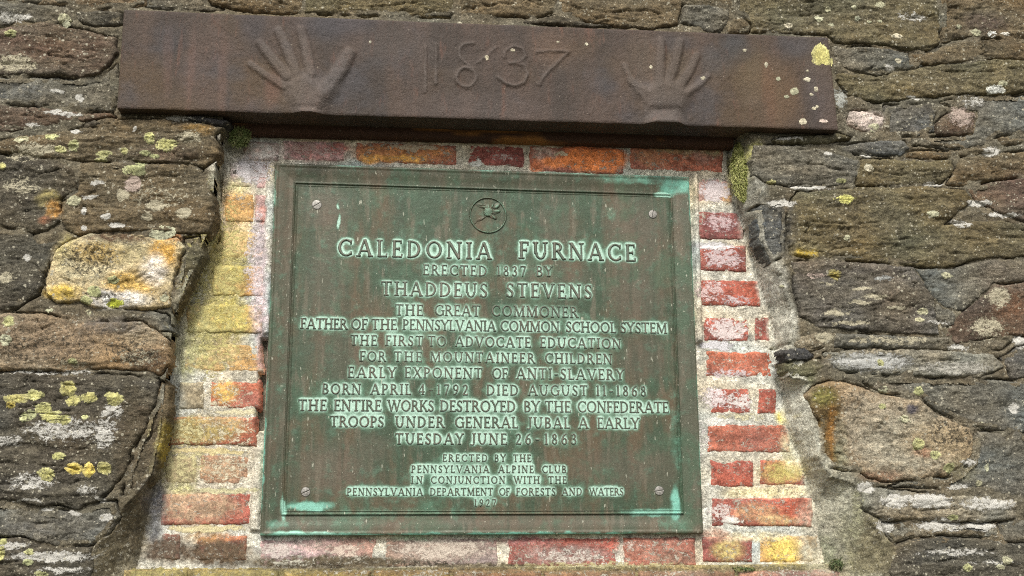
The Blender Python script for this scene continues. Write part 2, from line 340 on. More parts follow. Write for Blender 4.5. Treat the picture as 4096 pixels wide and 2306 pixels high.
# reveal and brickwork stains
PANEL_BLOBS = [
 (600,520,40,60,'t',(.50,.28,.08),.85),(560,640,40,60,'t',(.40,.32,.09),.8),(600,600,50,50,'t',(.46,.34,.14),.7),(560,700,60,60,'t',(.34,.28,.08),.8),(560,800,80,70,'t',(.34,.28,.06),.95),(540,890,90,50,'t',(.36,.27,.11),.8),(600,680,30,30,'t',(.30,.26,.05),.6),
 (500,850,40,80,'t',(.36,.34,.14),.7),(470,900,30,60,'t',(.34,.33,.15),.7),(565,985,34,30,'t',(.55,.34,.06),.8),(500,1080,110,34,'t',(.27,.20,.06),1.2),(560,1062,60,14,'t',(.30,.20,.08),.9),(450,1180,60,40,'t',(.30,.25,.12),.8),(560,1180,60,30,'t',(.34,.22,.12),.75),(490,1275,110,44,'t',(.30,.19,.11),1.1),
 (655,640,20,120,'t',(.42,.34,.36),.75),(655,780,22,90,'t',(.42,.33,.34),.7),(660,900,18,60,'t',(.40,.24,.22),.6),(620,430,40,40,'t',(.46,.42,.42),.8),(600,470,34,24,'t',(.44,.42,.20),.6),(590,435,10,14,'d',DK,.9),(655,430,24,40,'t',(.34,.22,.20),.6),(660,540,14,30,'t',(.30,.11,.07),.6),
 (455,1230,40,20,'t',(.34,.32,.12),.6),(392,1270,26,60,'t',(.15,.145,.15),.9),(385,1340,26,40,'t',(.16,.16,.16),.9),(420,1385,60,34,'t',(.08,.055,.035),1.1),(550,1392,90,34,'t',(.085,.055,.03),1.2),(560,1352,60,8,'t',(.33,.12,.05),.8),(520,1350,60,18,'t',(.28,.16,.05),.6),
 (440,1010,24,40,'t',(.34,.33,.26),.7),(640,1000,40,20,'t',(.33,.11,.08),.4),
 (550,720,90,280,'c',(.46,.41,.17),.50),(460,1130,80,110,'c',(.50,.45,.24),.52),(560,1090,100,200,'c',(.56,.50,.36),.42),(520,1135,110,8,'c',(.60,.50,.26),.95),(600,1037,60,8,'c',(.58,.52,.34),1.0),(570,1235,90,9,'c',(.54,.50,.30),.8),(520,1330,110,10,'c',(.60,.52,.30),.9),(640,650,30,160,'c',(.56,.50,.50),.52),(640,430,60,40,'c',(.55,.52,.52),.62),
 (790,380,90,26,'t',(.46,.17,.14),.6),(850,370,30,12,'t',(.40,.10,.07),.6),
 # lintel side row
 (660,380,60,26,'t',(.46,.42,.38),.85),(770,375,50,18,'c',(.48,.34,.30),.6),(830,385,40,20,'c',(.5,.38,.34),.5),(950,385,60,26,'t',(.42,.17,.05),.9),(1060,385,80,24,'t',(.44,.17,.04),.9),(930,400,30,12,'t',(.60,.28,.04),.9),(1010,400,60,9,'t',(.66,.32,.03),.8),(1040,370,70,12,'c',(.50,.42,.30),.72),(1000,350,60,10,'t',(.20,.07,.04),.7),
 (1250,390,60,24,'t',(.24,.06,.045),.8),(1260,395,40,12,'c',(.5,.4,.36),.5),(1200,410,20,10,'c',WHITE,.9),(1370,390,30,24,'t',(.42,.30,.24),.7),(1400,410,40,14,'t',(.70,.19,.03),1.1),(1490,402,80,30,'t',(.74,.19,.02),1.5),(1540,398,40,26,'t',(.66,.17,.02),1.1),(1350,420,16,18,'t',(.55,.14,.03),.7),(1470,372,70,6,'t',(.50,.12,.02),.8),
 (1410,388,20,7,'c',(.62,.52,.36),.9),(1360,372,26,9,'c',(.52,.44,.36),.6),(1640,395,50,26,'t',(.40,.17,.07),.8),(1720,400,80,22,'t',(.36,.11,.05),.7),(1700,378,60,10,'t',(.30,.20,.09),.8),(1770,390,30,24,'t',(.30,.15,.11),.7),(1790,380,30,16,'t',(.24,.21,.10),.7),
 # right column
 (1800,480,50,34,'c',(.58,.52,.52),.72),(1830,490,16,24,'t',(.46,.28,.07),.8),(1850,440,20,50,'t',(.46,.42,.14),.7),(1810,560,50,30,'c',(.50,.38,.38),.60),(1820,650,60,34,'c',(.52,.42,.42),.62),(1800,620,60,12,'c',(.60,.58,.58),.8),(1790,735,50,34,'c',(.58,.44,.42),.55),(1850,760,50,20,'c',(.5,.42,.42),.5),
 (1830,830,60,34,'c',(.60,.52,.50),.72),(1800,870,50,14,'c',(.60,.58,.60),.8),(1830,940,70,12,'c',(.56,.48,.48),.6),(1800,1000,40,32,'c',(.62,.55,.54),.66),(1860,1010,50,30,'c',(.6,.55,.52),.55),(1810,1060,50,10,'c',WHITE,.9),(1760,1100,40,60,'c',(.6,.55,.52),.45),
 (1975,1050,24,18,'t',(.56,.46,.06),.9),(1960,1190,50,30,'t',(.38,.30,.08),.7),(2000,1180,40,30,'t',(.44,.36,.10),.8),(1960,1190,50,34,'c',(.50,.42,.14),.45),(1820,1290,40,30,'c',(.6,.52,.48),.6),(1840,1310,30,10,'c',WHITE,.85),(1930,1240,110,14,'t',(.56,.48,.24),.7),(1900,1290,60,26,'t',(.40,.22,.10),.7),(1960,1310,50,14,'t',(.46,.34,.14),.6),
 (1970,1385,46,36,'t',(.52,.38,.06),.95),(1830,1385,40,30,'t',(.38,.30,.09),.8),(1890,1350,90,14,'t',(.44,.38,.22),.7),(2040,1390,26,30,'t',(.38,.34,.22),.7),(1800,1345,40,16,'t',(.30,.14,.09),.6),
 (1860,1050,90,12,'c',(.60,.55,.36),.5),(1990,1130,26,60,'t',(.40,.38,.22),.6),
 # bottom row
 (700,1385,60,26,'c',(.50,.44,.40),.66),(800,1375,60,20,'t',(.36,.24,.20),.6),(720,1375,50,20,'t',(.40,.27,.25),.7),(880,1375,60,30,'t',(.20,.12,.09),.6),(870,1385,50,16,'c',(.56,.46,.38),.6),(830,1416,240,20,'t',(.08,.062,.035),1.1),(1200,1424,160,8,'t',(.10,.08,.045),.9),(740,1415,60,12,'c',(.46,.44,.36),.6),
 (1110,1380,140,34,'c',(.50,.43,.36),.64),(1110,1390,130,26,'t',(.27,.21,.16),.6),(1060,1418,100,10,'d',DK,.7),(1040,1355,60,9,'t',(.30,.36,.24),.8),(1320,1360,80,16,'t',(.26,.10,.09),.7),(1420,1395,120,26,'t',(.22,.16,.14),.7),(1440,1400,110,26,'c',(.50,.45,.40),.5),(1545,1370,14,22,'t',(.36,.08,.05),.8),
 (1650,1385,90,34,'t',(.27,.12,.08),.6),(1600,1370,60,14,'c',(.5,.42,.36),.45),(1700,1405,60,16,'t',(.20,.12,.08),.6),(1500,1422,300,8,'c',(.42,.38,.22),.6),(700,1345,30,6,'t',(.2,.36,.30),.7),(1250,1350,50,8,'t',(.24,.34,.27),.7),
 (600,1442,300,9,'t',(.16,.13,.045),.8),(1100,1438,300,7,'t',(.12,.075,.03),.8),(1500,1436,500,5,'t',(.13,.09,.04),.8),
 (1900,1434,300,5,'t',(.12,.10,.05),.6),
 # pale cement reveal on the right, grey and mossy on the left
 (1905,640,26,60,'t',(.42,.41,.34),.9),(1930,720,26,60,'t',(.46,.45,.38),.9),(1955,820,24,60,'t',(.46,.45,.37),.9),(1975,930,22,70,'t',(.46,.45,.36),.95),(1992,1030,24,70,'t',(.46,.45,.36),1.0),(2012,1110,24,60,'t',(.44,.43,.34),1.0),(2046,1200,28,60,'t',(.40,.39,.30),1.0),(2075,1290,30,60,'t',(.36,.35,.26),.9),(2090,1240,36,60,'t',(.38,.37,.28),.9),(2120,1330,36,60,'t',(.27,.26,.17),.8),(2170,1340,30,80,'t',(.22,.20,.11),.6),(2050,1350,50,100,'t',(.33,.31,.23),.5),(1880,520,30,120,'t',(.32,.32,.27),.5),(1880,420,24,40,'t',(.40,.38,.09),.8),
 (330,1330,44,90,'t',(.10,.08,.045),1.2),(270,1400,50,70,'t',(.11,.09,.05),1.1),(2170,1380,50,80,'t',(.15,.13,.07),.9),(490,720,30,70,'t',(.30,.29,.20),.7),(450,850,20,80,'t',(.28,.27,.18),.6),(545,520,14,90,'t',(.33,.32,.22),.7),(560,400,40,60,'t',(.38,.36,.30),.6),
]
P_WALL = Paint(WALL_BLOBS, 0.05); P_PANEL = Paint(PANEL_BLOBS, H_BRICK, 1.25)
P_BOTH = lambda *a: (P_WALL(*a), P_PANEL(*a))

TONE = dict(brown=(.142,.108,.062), olive=(.135,.112,.060), grey=(.150,.140,.112), dark=(.080,.070,.052), redd=(.118,.084,.060), tan=(.28,.21,.13),
            mauve=(.126,.110,.090), quartz=(.54,.45,.27), pink=(.46,.37,.30), slate=(.055,.054,.055), blue=(.115,.116,.108), pale=(.24,.215,.16))
# traced stones: (tone, style, extra height, bedding angle in degrees, outline, label or None)
STONES = [
 ('tan','s',0,0,[(-60,-60),(365,-60),(364,12),(300,20),(240,22),(205,17),(160,8),(100,8),(0,-2),(-60,-2)],'tan stone along the top edge'),
 ('grey','s',0,0,[(370,-60),(500,-60),(503,-10),(525,10),(560,24),(500,26),(368,16)],None),
 ('brown','f',.002,0,[(508,-60),(762,-60),(764,30),(700,34),(640,30),(575,20),(525,4),(506,-16)],None),
 ('olive','f',0,2,[(768,-60),(1150,-60),(1154,24),(1130,42),(960,40),(800,34),(768,30)],None),
 ('brown','f',.002,3,[(1158,-60),(1402,-60),(1404,30),(1335,44),(1300,38),(1200,48),(1160,40)],None),
 ('dark','f',.004,5,[(1308,50),(1350,46),(1410,42),(1480,58),(1542,66),(1480,69),(1400,62),(1310,58)],None),
 ('brown','f',.001,4,[(1408,-60),(1716,-60),(1714,10),(1706,60),(1640,72),(1560,68),(1500,56),(1410,38)],None),
 ('grey','f',.006,6,[(1722,14),(1780,14),(1836,24),(1834,58),(1812,82),(1772,78),(1748,62),(1716,58)],None),
 ('brown','f',0,0,[(1722,-60),(1842,-60),(1846,30),(1838,20),(1780,10),(1722,10)],None),
 ('brown','s',0,0,[(1848,46),(1868,44),(1890,62),(1886,82),(1828,84)],None),
 ('olive','f',.003,3,[(1850,-60),(2362,-60),(2364,60),(2366,106),(2345,124),(2285,125),(2232,114),(2185,108),(2104,106),(2082,87),(1960,83),(1893,80),(1892,58),(1870,40),(1850,38)],None),
 ('brown','f',.001,-3,[(2369,-60),(2640,-60),(2640,96),(2575,104),(2500,95),(2438,94),(2372,106)],None),
 ('grey','f',.002,3,[(2100,114),(2185,117),(2285,132),(2290,158),(2328,165),(2220,187),(2145,182),(2100,153)],None),
 ('brown','f',.004,-2,[(2352,128),(2374,114),(2438,102),(2500,100),(2640,114),(2640,150),(2500,148),(2430,156),(2396,160),(2335,162),(2296,156),(2294,134)],None),
 ('olive','f',.008,-3,[(2104,184),(2145,186),(2218,191),(2332,168),(2398,163),(2500,152),(2640,154),(2640,222),(2575,229),(2525,240),(2432,233),(2332,244),(2198,255),(2138,241),(2102,200)],None),
 ('mauve','s',-.002,0,[(2228,264),(2360,258),(2352,300),(2352,330),(2300,342),(2226,344)],None),
 ('pink','s',.004,0,[(2132,300),(2140,278),(2182,280),(2202,288),(2222,294),(2222,318),(2200,335),(2165,325),(2134,312)],'pale pinkish square stone beside the iron beam'),
 ('redd','s',.004,0,[(2356,308),(2380,290),(2412,278),(2455,284),(2450,334),(2400,340),(2362,336)],None),
 ('grey','s',0,0,[(2370,254),(2470,242),(2640,238),(2640,326),(2512,342),(2470,368),(2400,374),(2300,362),(2296,348),(2360,342),(2452,338),(2460,280),(2400,272)],None),
 ('brown','f',.003,-4,[(2514,345),(2640,332),(2640,360),(2580,358),(2520,368)],None),
 ('blue','f',.003,6,[(2064,370),(2130,362),(2215,354),(2275,354),(2292,374),(2266,391),(2180,388),(2100,381)],None),
 ('olive','f',.008,0,[(1945,352),(2010,342),(2110,338),(2140,348),(2080,360),(2010,360),(1955,362)],None),
 ('grey','f',.006,2,[(1895,366),(1950,364),(2058,370),(2100,388),(2162,402),(2158,440),(2150,466),(2060,468),(1935,462),(1896,440),(1890,400)],None),
 ('brown','f',0,-4,[(2296,378),(2395,380),(2450,372),(2505,372),(2505,386),(2410,394),(2330,402),(2275,394)],None),
 ('olive','f',.004,2,[(2166,402),(2260,400),(2345,407),(2395,402),(2402,433),(2370,462),(2250,468),(2156,466)],None),
 ('brown','f',.004,-7,[(2410,398),(2500,388),(2640,374),(2640,436),(2560,444),(2420,468),(2384,466),(2408,435)],None),
 ('olive','f',.008,2,[(1984,530),(1996,500),(2010,484),(2140,474),(2300,470),(2425,482),(2446,504),(2405,540),(2370,566),(2440,560),(2520,556),(2576,572),(2640,580),(2640,640),(2450,653),(2400,670),(2355,674),(2298,667),(2232,661),(2092,651),(2030,648),(1992,640),(1984,590)],None),
 ('redd','f',.006,8,[(2434,474),(2500,458),(2640,440),(2640,560),(2576,556),(2520,536),(2455,506)],None),
 ('blue','s',-.006,0,[(1905,520),(1950,500),(1982,500),(1978,560),(1980,640),(1940,662),(1915,610)],None),
 ('mauve','f',.009,9,[(1990,658),(2092,656),(2298,674),(2318,706),(2345,752),(2352,800),(2362,842),(2265,838),(2118,828),(2058,822),(2015,795),(1998,720)],None),
 ('grey','s',.006,3,[(2304,676),(2400,676),(2450,660),(2640,642),(2640,706),(2500,712),(2466,746),(2420,782),(2375,776),(2346,750),(2322,706)],None),
 ('redd','s',.006,-20,[(2500,722),(2576,712),(2640,712),(2640,850),(2576,842),(2500,850),(2410,864),(2376,846),(2408,800),(2440,770),(2466,752)],'rust red boulder with cream lichen'),
 ('grey','s',.004,0,[(2350,758),(2372,768),(2404,792),(2400,815),(2372,826),(2358,800)],None),
 ('pale','s',.003,0,[(2050,836),(2100,838),(2096,858),(2088,872),(2050,880),(2016,886),(1996,872),(2010,850)],None),
 ('grey','f',0,2,[(2104,840),(2240,844),(2365,850),(2500,856),(2560,848),(2520,880),(2480,884),(2300,878),(2160,874),(2098,872)],None),
 ('slate','s',.012,5,[(1968,888),(1990,880),(2025,877),(2050,894),(2026,906),(1978,909)],'small dark slate chip wedged beside the bricks'),
 ('olive','f',.004,10,[(1975,914),(2020,906),(2066,900),(2080,922),(2060,940),(2032,950),(1995,942),(1978,930)],None),
 ('pale','f',.005,3,[(2074,890),(2140,880),(2232,878),(2380,884),(2500,892),(2514,908),(2528,925),(2465,948),(2365,947),(2180,940),(2108,930),(2086,915)],'long grey stone streaked with white lichen'),
 ('mauve','s',.002,0,[(2518,902),(2560,872),(2640,856),(2640,955),(2548,950),(2534,922)],None),
 ('grey','s',-.003,0,[(2172,960),(2186,948),(2360,952),(2470,954),(2640,962),(2640,1086),(2560,1088),(2455,1076),(2400,1054),(2356,1030),(2315,996),(2220,988)],None),
 ('tan','s',.004,-30,[(2034,996),(2046,974),(2080,962),(2118,962),(2165,972),(2218,996),(2312,1005),(2352,1036),(2398,1063),(2440,1078),(2449,1102),(2444,1149),(2415,1178),(2378,1199),(2282,1206),(2222,1213),(2190,1200),(2165,1186),(2130,1186),(2088,1178),(2066,1146),(2062,1060),(2042,1020)],'big tan boulder with orange stained left side'),
 ('grey','s',-.002,0,[(2456,1084),(2540,1094),(2560,1070),(2580,1096),(2640,1094),(2640,1262),(2560,1250),(2440,1238),(2300,1226),(2240,1222),(2290,1213),(2386,1204),(2424,1182),(2452,1155)],None),
 ('pale','f',.007,5,[(2165,1258),(2172,1238),(2192,1230),(2232,1230),(2298,1240),(2432,1248),(2548,1258),(2560,1274),(2557,1307),(2465,1312),(2340,1310),(2225,1309),(2198,1294),(2170,1279)],'long squared stone patched with white lichen'),
 ('pale','s',0,0,[(2224,1316),(2320,1314),(2465,1317),(2512,1319),(2514,1354),(2440,1352),(2380,1347),(2290,1352),(2252,1368),(2232,1350)],None),
 ('grey','s',.002,0,[(2520,1318),(2545,1312),(2640,1304),(2640,1372),(2526,1362)],None),
 ('dark','f',.004,2,[(2244,1378),(2290,1357),(2380,1352),(2500,1360),(2640,1380),(2640,1520),(2250,1520),(2240,1440)],None),
 # left side
 ('grey','s',0,0,[(-60,8),(0,6),(160,14),(178,26),(182,54),(120,60),(60,54),(0,66),(-60,66)],None),
 ('dark','f',.004,2,[(186,26),(240,28),(309,32),(307,60),(235,62),(196,52)],None),
 ('redd','f',.006,0,[(-60,76),(0,74),(40,66),(100,57),(187,70),(293,97),(297,133),(253,185),(200,194),(100,188),(0,184),(-60,186)],'dark reddish stone left of the iron beam'),
 ('grey','s',-.001,0,[(-60,192),(100,194),(200,199),(262,190),(296,158),(292,262),(284,280),(200,276),(160,268),(-60,255)],None),
 ('redd','f',.001,2,[(-60,262),(155,273),(206,284),(280,286),(290,294),(180,304),(120,318),(0,330),(-60,335)],None),
 ('dark','f',.006,0,[(208,320),(216,310),(236,304),(252,308),(240,318),(220,324)],None),
 ('brown','f',.008,3,[(-60,352),(0,352),(65,341),(170,328),(300,302),(385,300),(500,312),(562,322),(540,342),(550,372),(548,395),(512,420),(460,410),(340,404),(200,402),(140,400),(65,388),(-60,372)],'long olive stone dotted with yellow lichen'),
 ('slate','s',.014,4,[(464,294),(510,296),(560,302),(574,308),(560,316),(525,312),(480,302)],'thin slate chip wedged under the iron beam'),
 ('brown','f',.005,2,[(197,406),(330,408),(460,415),(508,426),(518,466),(536,500),(540,545),(520,582),(450,586),(400,582),(300,580),(230,586),(200,590),(160,580),(156,550),(156,510),(196,480)],'brown stone with white mineral lumps'),
 ('dark','f',.004,-6,[(-60,384),(0,388),(65,394),(140,404),(180,424),(190,446),(190,476),(150,500),(150,556),(122,576),(96,586),(60,580),(0,566),(-60,560)],'dark stone with orange stained corner'),
 ('dark','f',.002,3,[(-60,572),(0,572),(75,584),(94,612),(148,606),(124,650),(110,692),(96,740),(40,776),(0,782),(-60,784)],None),
 ('quartz','q',.012,-10,[(143,630),(180,606),(227,588),(333,590),(390,600),(442,600),(462,624),(446,652),(432,716),(424,768),(383,775),(320,776),(240,773),(200,756),(143,762),(117,736),(114,712),(127,670)],'pale yellow quartz block'),
 ('olive','s',-.004,70,[(462,600),(500,592),(512,640),(474,716),(436,790),(428,764),(438,716),(452,656),(466,630)],None),
 ('grey','s',-.002,3,[(190,772),(240,779),(380,781),(424,795),(434,832),(400,830),(355,803),(230,808),(190,800)],None),
 ('tan','f',.006,4,[(-60,784),(0,784),(100,790),(180,804),(260,812),(353,808),(393,832),(423,862),(428,912),(402,944),(366,933),(277,926),(147,933),(-60,932)],'long tan stone speckled with dark lichen'),
 ('dark','f',.006,2,[(-60,940),(0,940),(147,937),(300,944),(396,952),(392,1000),(372,1060),(332,1130),(312,1190),(250,1256),(200,1284),(150,1270),(100,1274),(53,1260),(-60,1258)],'large dark stone dotted with yellow lichen'),
 ('brown','s',-.008,70,[(404,958),(424,972),(422,1040),(400,1140),(384,1196),(335,1250),(306,1244),(318,1190),(345,1120),(388,1010)],None),
 ('grey','s',0,5,[(-60,1264),(53,1266),(100,1280),(200,1290),(250,1262),(288,1258),(298,1300),(268,1346),(236,1372),(140,1374),(60,1350),(-60,1348)],None),
 ('dark','f',.004,6,[(-60,1356),(60,1356),(140,1380),(232,1378),(234,1424),(210,1520),(-60,1520)],'dark stone streaked with white lichen'),
]
# lichen discs: x, y, rx, ry, colour
LY, LG, LP, LW, LO = (.37,.35,.14), (.31,.31,.15), (.34,.33,.22), (.43,.39,.29), (.40,.32,.08)
LICHEN = [
 (378,347,15,13,LY),(417,363,26,15,LY),(342,420,30,24,LG),(182,364,14,13,LG),(150,378,16,9,LG),(125,345,18,8,LG),(55,352,20,9,LP),(262,388,20,9,LG),(256,405,14,6,LG),(312,381,10,8,LG),(365,386,14,6,LG),(390,393,14,6,LG),
 (185,507,16,15,LP),(410,588,28,22,LP),(160,48,17,14,LP),(166,62,10,10,LP),(24,82,17,10,LG),(283,704,15,10,LG),(237,733,17,14,LG),(216,757,16,12,LG),(287,764,26,11,(.36,.38,.04)),(212,788,22,20,LP),(413,750,12,9,LP),(124,780,10,6,LP),
 (172,977,24,20,LY),(184,1007,20,16,LY),(224,1000,20,14,LY),(286,1003,25,17,LY),(87,995,24,14,LY),(37,1003,30,13,LY),(27,1018,14,10,LO),(68,1046,18,15,LG),(112,1030,24,17,LY),(128,1050,26,15,LY),(160,1056,18,13,LY),(214,1049,10,6,LG),
 (144,1148,20,10,LY),(117,1193,19,17,LY),(188,1180,21,16,LO),(227,1183,17,18,LO),(264,1180,19,15,LY),(7,1363,12,9,LY),(2,1395,12,20,LY),(73,1390,13,9,LG),(68,1415,12,9,LG),(104,1446,18,10,LG),(23,809,17,13,LG),(15,856,16,12,LP),(180,909,11,9,LG),(6,418,10,8,LY),
 (1980,65,11,8,LW),(2062,47,11,8,LP),(2148,20,7,6,LP),(2158,48,7,6,LP),(2187,55,6,4,LP),(2213,53,6,4,LP),(2215,13,12,8,LP),(2082,25,8,6,LP),(2093,63,7,5,LP),(2258,91,14,7,LW),(2412,67,7,6,LP),(2455,83,13,9,LP),(2525,90,11,7,WHITE),(2495,88,12,7,WHITE),
 (2262,153,8,6,LW),(2186,424,12,10,LW),(2196,323,15,13,LP),(2522,210,12,7,LP),(2505,225,26,10,(.45,.45,.41)),(2127,501,24,11,(.50,.47,.14)),(2132,598,8,8,LP),(2350,538,14,8,LP),(2382,694,14,9,LP),(2320,784,15,8,LP),(2313,804,12,6,LP),
 (2215,913,10,8,LG),(2100,692,17,12,(.24,.20,.06)),(2223,981,13,9,LP),(2311,986,14,13,LG),(2219,1023,10,9,LG),(2311,1116,16,13,LG),(2353,1145,15,11,LG),(2386,1178,14,13,LG),(2276,1056,14,10,LP),(2468,1071,6,9,LP),(2483,1176,6,11,LP),(2462,1216,7,10,LP),
 (2400,1302,12,8,LG),(2436,1430,13,10,LG),(2516,1427,12,8,LP),(2533,1410,14,11,LP),(2120,455,14,6,LG),(1945,735,8,5,LP),(1942,458,12,5,LG),
]
LINTEL_LICHEN = [(2067,143,26,28,(.38,.35,.13)),(1997,233,11,10,LP),(1957,200,6,5,LP),(1978,245,6,5,LP),(2028,202,9,6,LW),(2052,226,6,6,LW),(2040,240,5,4,LW),(2018,308,10,8,LW),(2070,306,12,5,PINKW),(1872,128,5,4,LW),(1927,164,6,6,LW),(1290,128,6,4,LW),
 (1158,52,7,4,LW),(1005,51,5,4,LW),(1475,113,5,4,LW),(1403,107,4,3,LW),(1767,200,6,5,LW),(1638,170,5,5,LW),(2046,275,6,4,LW),(2030,180,4,4,LW),(2054,270,5,4,LW),(1225,148,5,6,LW),(932,108,4,4,LW)]

# ------------------------------------------------------------------ opening: brick panel inside, stone face outside
PANEL_IN = UP([(572,300),(1845,330),(1842,400),(1850,520),(1875,600),(1898,680),(1925,770),(1948,860),(1958,960),(1972,1060),(2000,1130),(2032,1220),(2052,1310),(2066,1400),(2070,1470),(330,1470),(352,1390),(372,1290),(400,1180),(418,1080),(432,960),(440,880),(462,780),(500,690),(532,600),(548,500),(560,400)], H_PM)
PANEL_OUT = UP([(566,290),(1885,330),(1895,420),(1905,520),(1918,600),(1960,690),(1990,780),(1990,850),(1972,900),(1980,945),(2036,960),(2045,1040),(2060,1150),(2090,1200),(2150,1220),(2170,1290),(2205,1330),(2225,1400),(2240,1500),(215,1500),(240,1380),(290,1300),(380,1200),(415,1080),(425,960),(428,880),(436,800),(492,690),(518,620),(548,560),(540,440),(556,350)], H_STONE)

S_list = []
def add_stone(tone, style, dh, ang, poly, label, seed, rnd=1.0):
    S_list.append(dict(tone=tone, style=style, h0=H_STONE + dh * .6, ang=math.radians(ang), poly=np.array(poly), label=label, seed=seed,
                       tx=random.uniform(-.02, .02), tz=random.uniform(-.04, .03), c=np.array(poly).mean(0), rnd=rnd))
random.seed(3)
for i, (tone, style, dh, ang, pts, lab) in enumerate(STONES):
    add_stone(tone, style, dh, ang, UP(pts, H_STONE), lab, i * 3 + 1)
n_traced = len(S_list)

FR = UP([(0, 0), (2576, 0), (2576, 1450), (0, 1450)], H_STONE)
X0F, X1F, Z0F, Z1F = FR[:, 0].min() - .02, FR[:, 0].max() + .02, FR[:, 1].min() - .02, FR[:, 1].max() + .02
X0W, X1W, Z0W, Z1W = X0F - .75, X1F + .75, Z0F - .35, Z1F + .35
z = Z0W; k = 0
while z < Z1W:                                                         # the wall beyond the picture, in rough courses
    hh = random.uniform(.055, .13); x = X0W - random.uniform(0, .2)
    while x < X1W:
        ww = random.uniform(.14, .42); g = .007
        pts = [(x + g, z + g), (x + ww * .35, z + g), (x + ww * .7, z + g), (x + ww - g, z + g), (x + ww - g, z + hh * .5), (x + ww - g, z + hh - g), (x + ww * .6, z + hh - g), (x + ww * .3, z + hh - g), (x + g, z + hh - g), (x + g, z + hh * .5)]
        pts = np.array([(a + random.uniform(-.008, .008), b + random.uniform(-.008, .008)) for a, b in pts])
        px, py = proj(pts[:, 0], pts[:, 1], H_STONE)
        outside = np.all((px < -62) | (px > 2642) | (py < -62) | (py > 1522))
        if outside and (px.max() < -50 or px.min() > 2630 or py.max() < -50 or py.min() > 1510):
            add_stone(random.choice(['brown', 'olive', 'grey', 'dark', 'redd', 'mauve', 'tan']), random.choice('ffs'), random.uniform(-.002, .008), random.uniform(-4, 4), pts, None, 300 + k); k += 1
        x += ww
    z += hh

CRACKS = [[(2222,1030),(2255,1068),(2270,1090),(2300,1130),(2330,1155),(2352,1172)],[(2160,598),(2230,607),(2290,600),(2355,628)],[(200,446),(330,450),(450,440)],[(210,520),(300,526),(380,545)],[(0,1165),(60,1166),(140,1174),(200,1180)],[(60,960),(150,965),(250,975)],
 [(0,650),(60,652),(90,668),(110,690)],[(20,610),(70,612)],[(60,90),(130,94),(200,112)],[(120,140),(200,150),(280,140)],[(90,800),(130,870)],[(200,860),(300,875),(390,905)],[(1960,30),(2010,38),(2080,30)],[(2040,62),(2090,86)],[(2200,30),(2290,45),(2350,40)],
 [(2110,195),(2180,206),(2240,200)],[(2380,180),(2460,186),(2560,175)],[(2130,722),(2200,745),(2290,772),(2350,800)],[(2080,768),(2160,790),(2260,812)],[(2060,700),(2130,698),(2180,706)],[(2200,508),(2290,515),(2350,508)],[(2040,560),(2130,566),(2260,556)],
 [(1930,420),(1990,412),(2060,414),(2120,432)],[(2190,430),(2260,440),(2330,432)],[(2260,1422),(2400,1408),(2576,1430)],[(2330,1385),(2420,1392),(2500,1384)],[(2190,1268),(2300,1284),(2430,1280)],[(830,10),(930,16),(1050,8)],[(1180,20),(1260,10),(1360,22)],[(1440,16),(1530,34),(1620,26),(1690,40)],
 [(1500,46),(1580,50),(1660,60)],[(560,5),(640,0),(720,12)],[(20,1310),(90,1318),(180,1312)],[(230,640),(300,690),(330,716)],[(150,700),(220,730)],[(2120,905),(2250,898),(2400,910)],[(2500,985),(2540,1060),(2530,1130)],[(2450,560),(2520,600),(2576,600)],[(40,420),(100,440),(150,430)],[(10,500),(70,520),(90,560)]]
CR = [UP(c, .055) for c in CRACKS]
def cracks(X, Z):
    out = np.zeros(X.shape); x0, x1, z0, z1 = X.min(), X.max(), Z.min(), Z.max(); wx = wz = None
    for k, c in enumerate(CR):
        if c[:, 0].max() < x0 or c[:, 0].min() > x1 or c[:, 1].max() < z0 - .01 or c[:, 1].min() > z1 + .01: continue
        if wx is None: wx = X + .006 * fbm(X * 40, Z * 40, 90, 3); wz = Z + .005 * fbm(X * 40, Z * 40, 93, 4)
        d = np.full(X.shape, 9.0)
        for i in range(len(c) - 1):
            ex, ez = c[i + 1] - c[i]; t = np.clip(((wx - c[i, 0]) * ex + (wz - c[i, 1]) * ez) / (ex * ex + ez * ez), 0, 1)
            dd = np.hypot(wx - c[i, 0] - ex * t, wz - c[i, 1] - ez * t); d = np.minimum(d, dd)
        out = np.maximum(out, .0046 * np.exp(-(d / .0016) ** 2) * np.clip(.7 + 1.6 * perlin(X * 30, Z * 30, 95), 0, 1.2))
    return out

def stone_d(s, X, Z):
    wx = X + .0045 * fbm(X * 28, Z * 28, 40, 3) + .0012 * perlin(X * 170, Z * 170, 41)
    wz = Z + .0040 * fbm(X * 28, Z * 28, 44, 3) + .0012 * perlin(X * 170, Z * 170, 45)
    return sdf_poly(s['poly'], wx, wz)

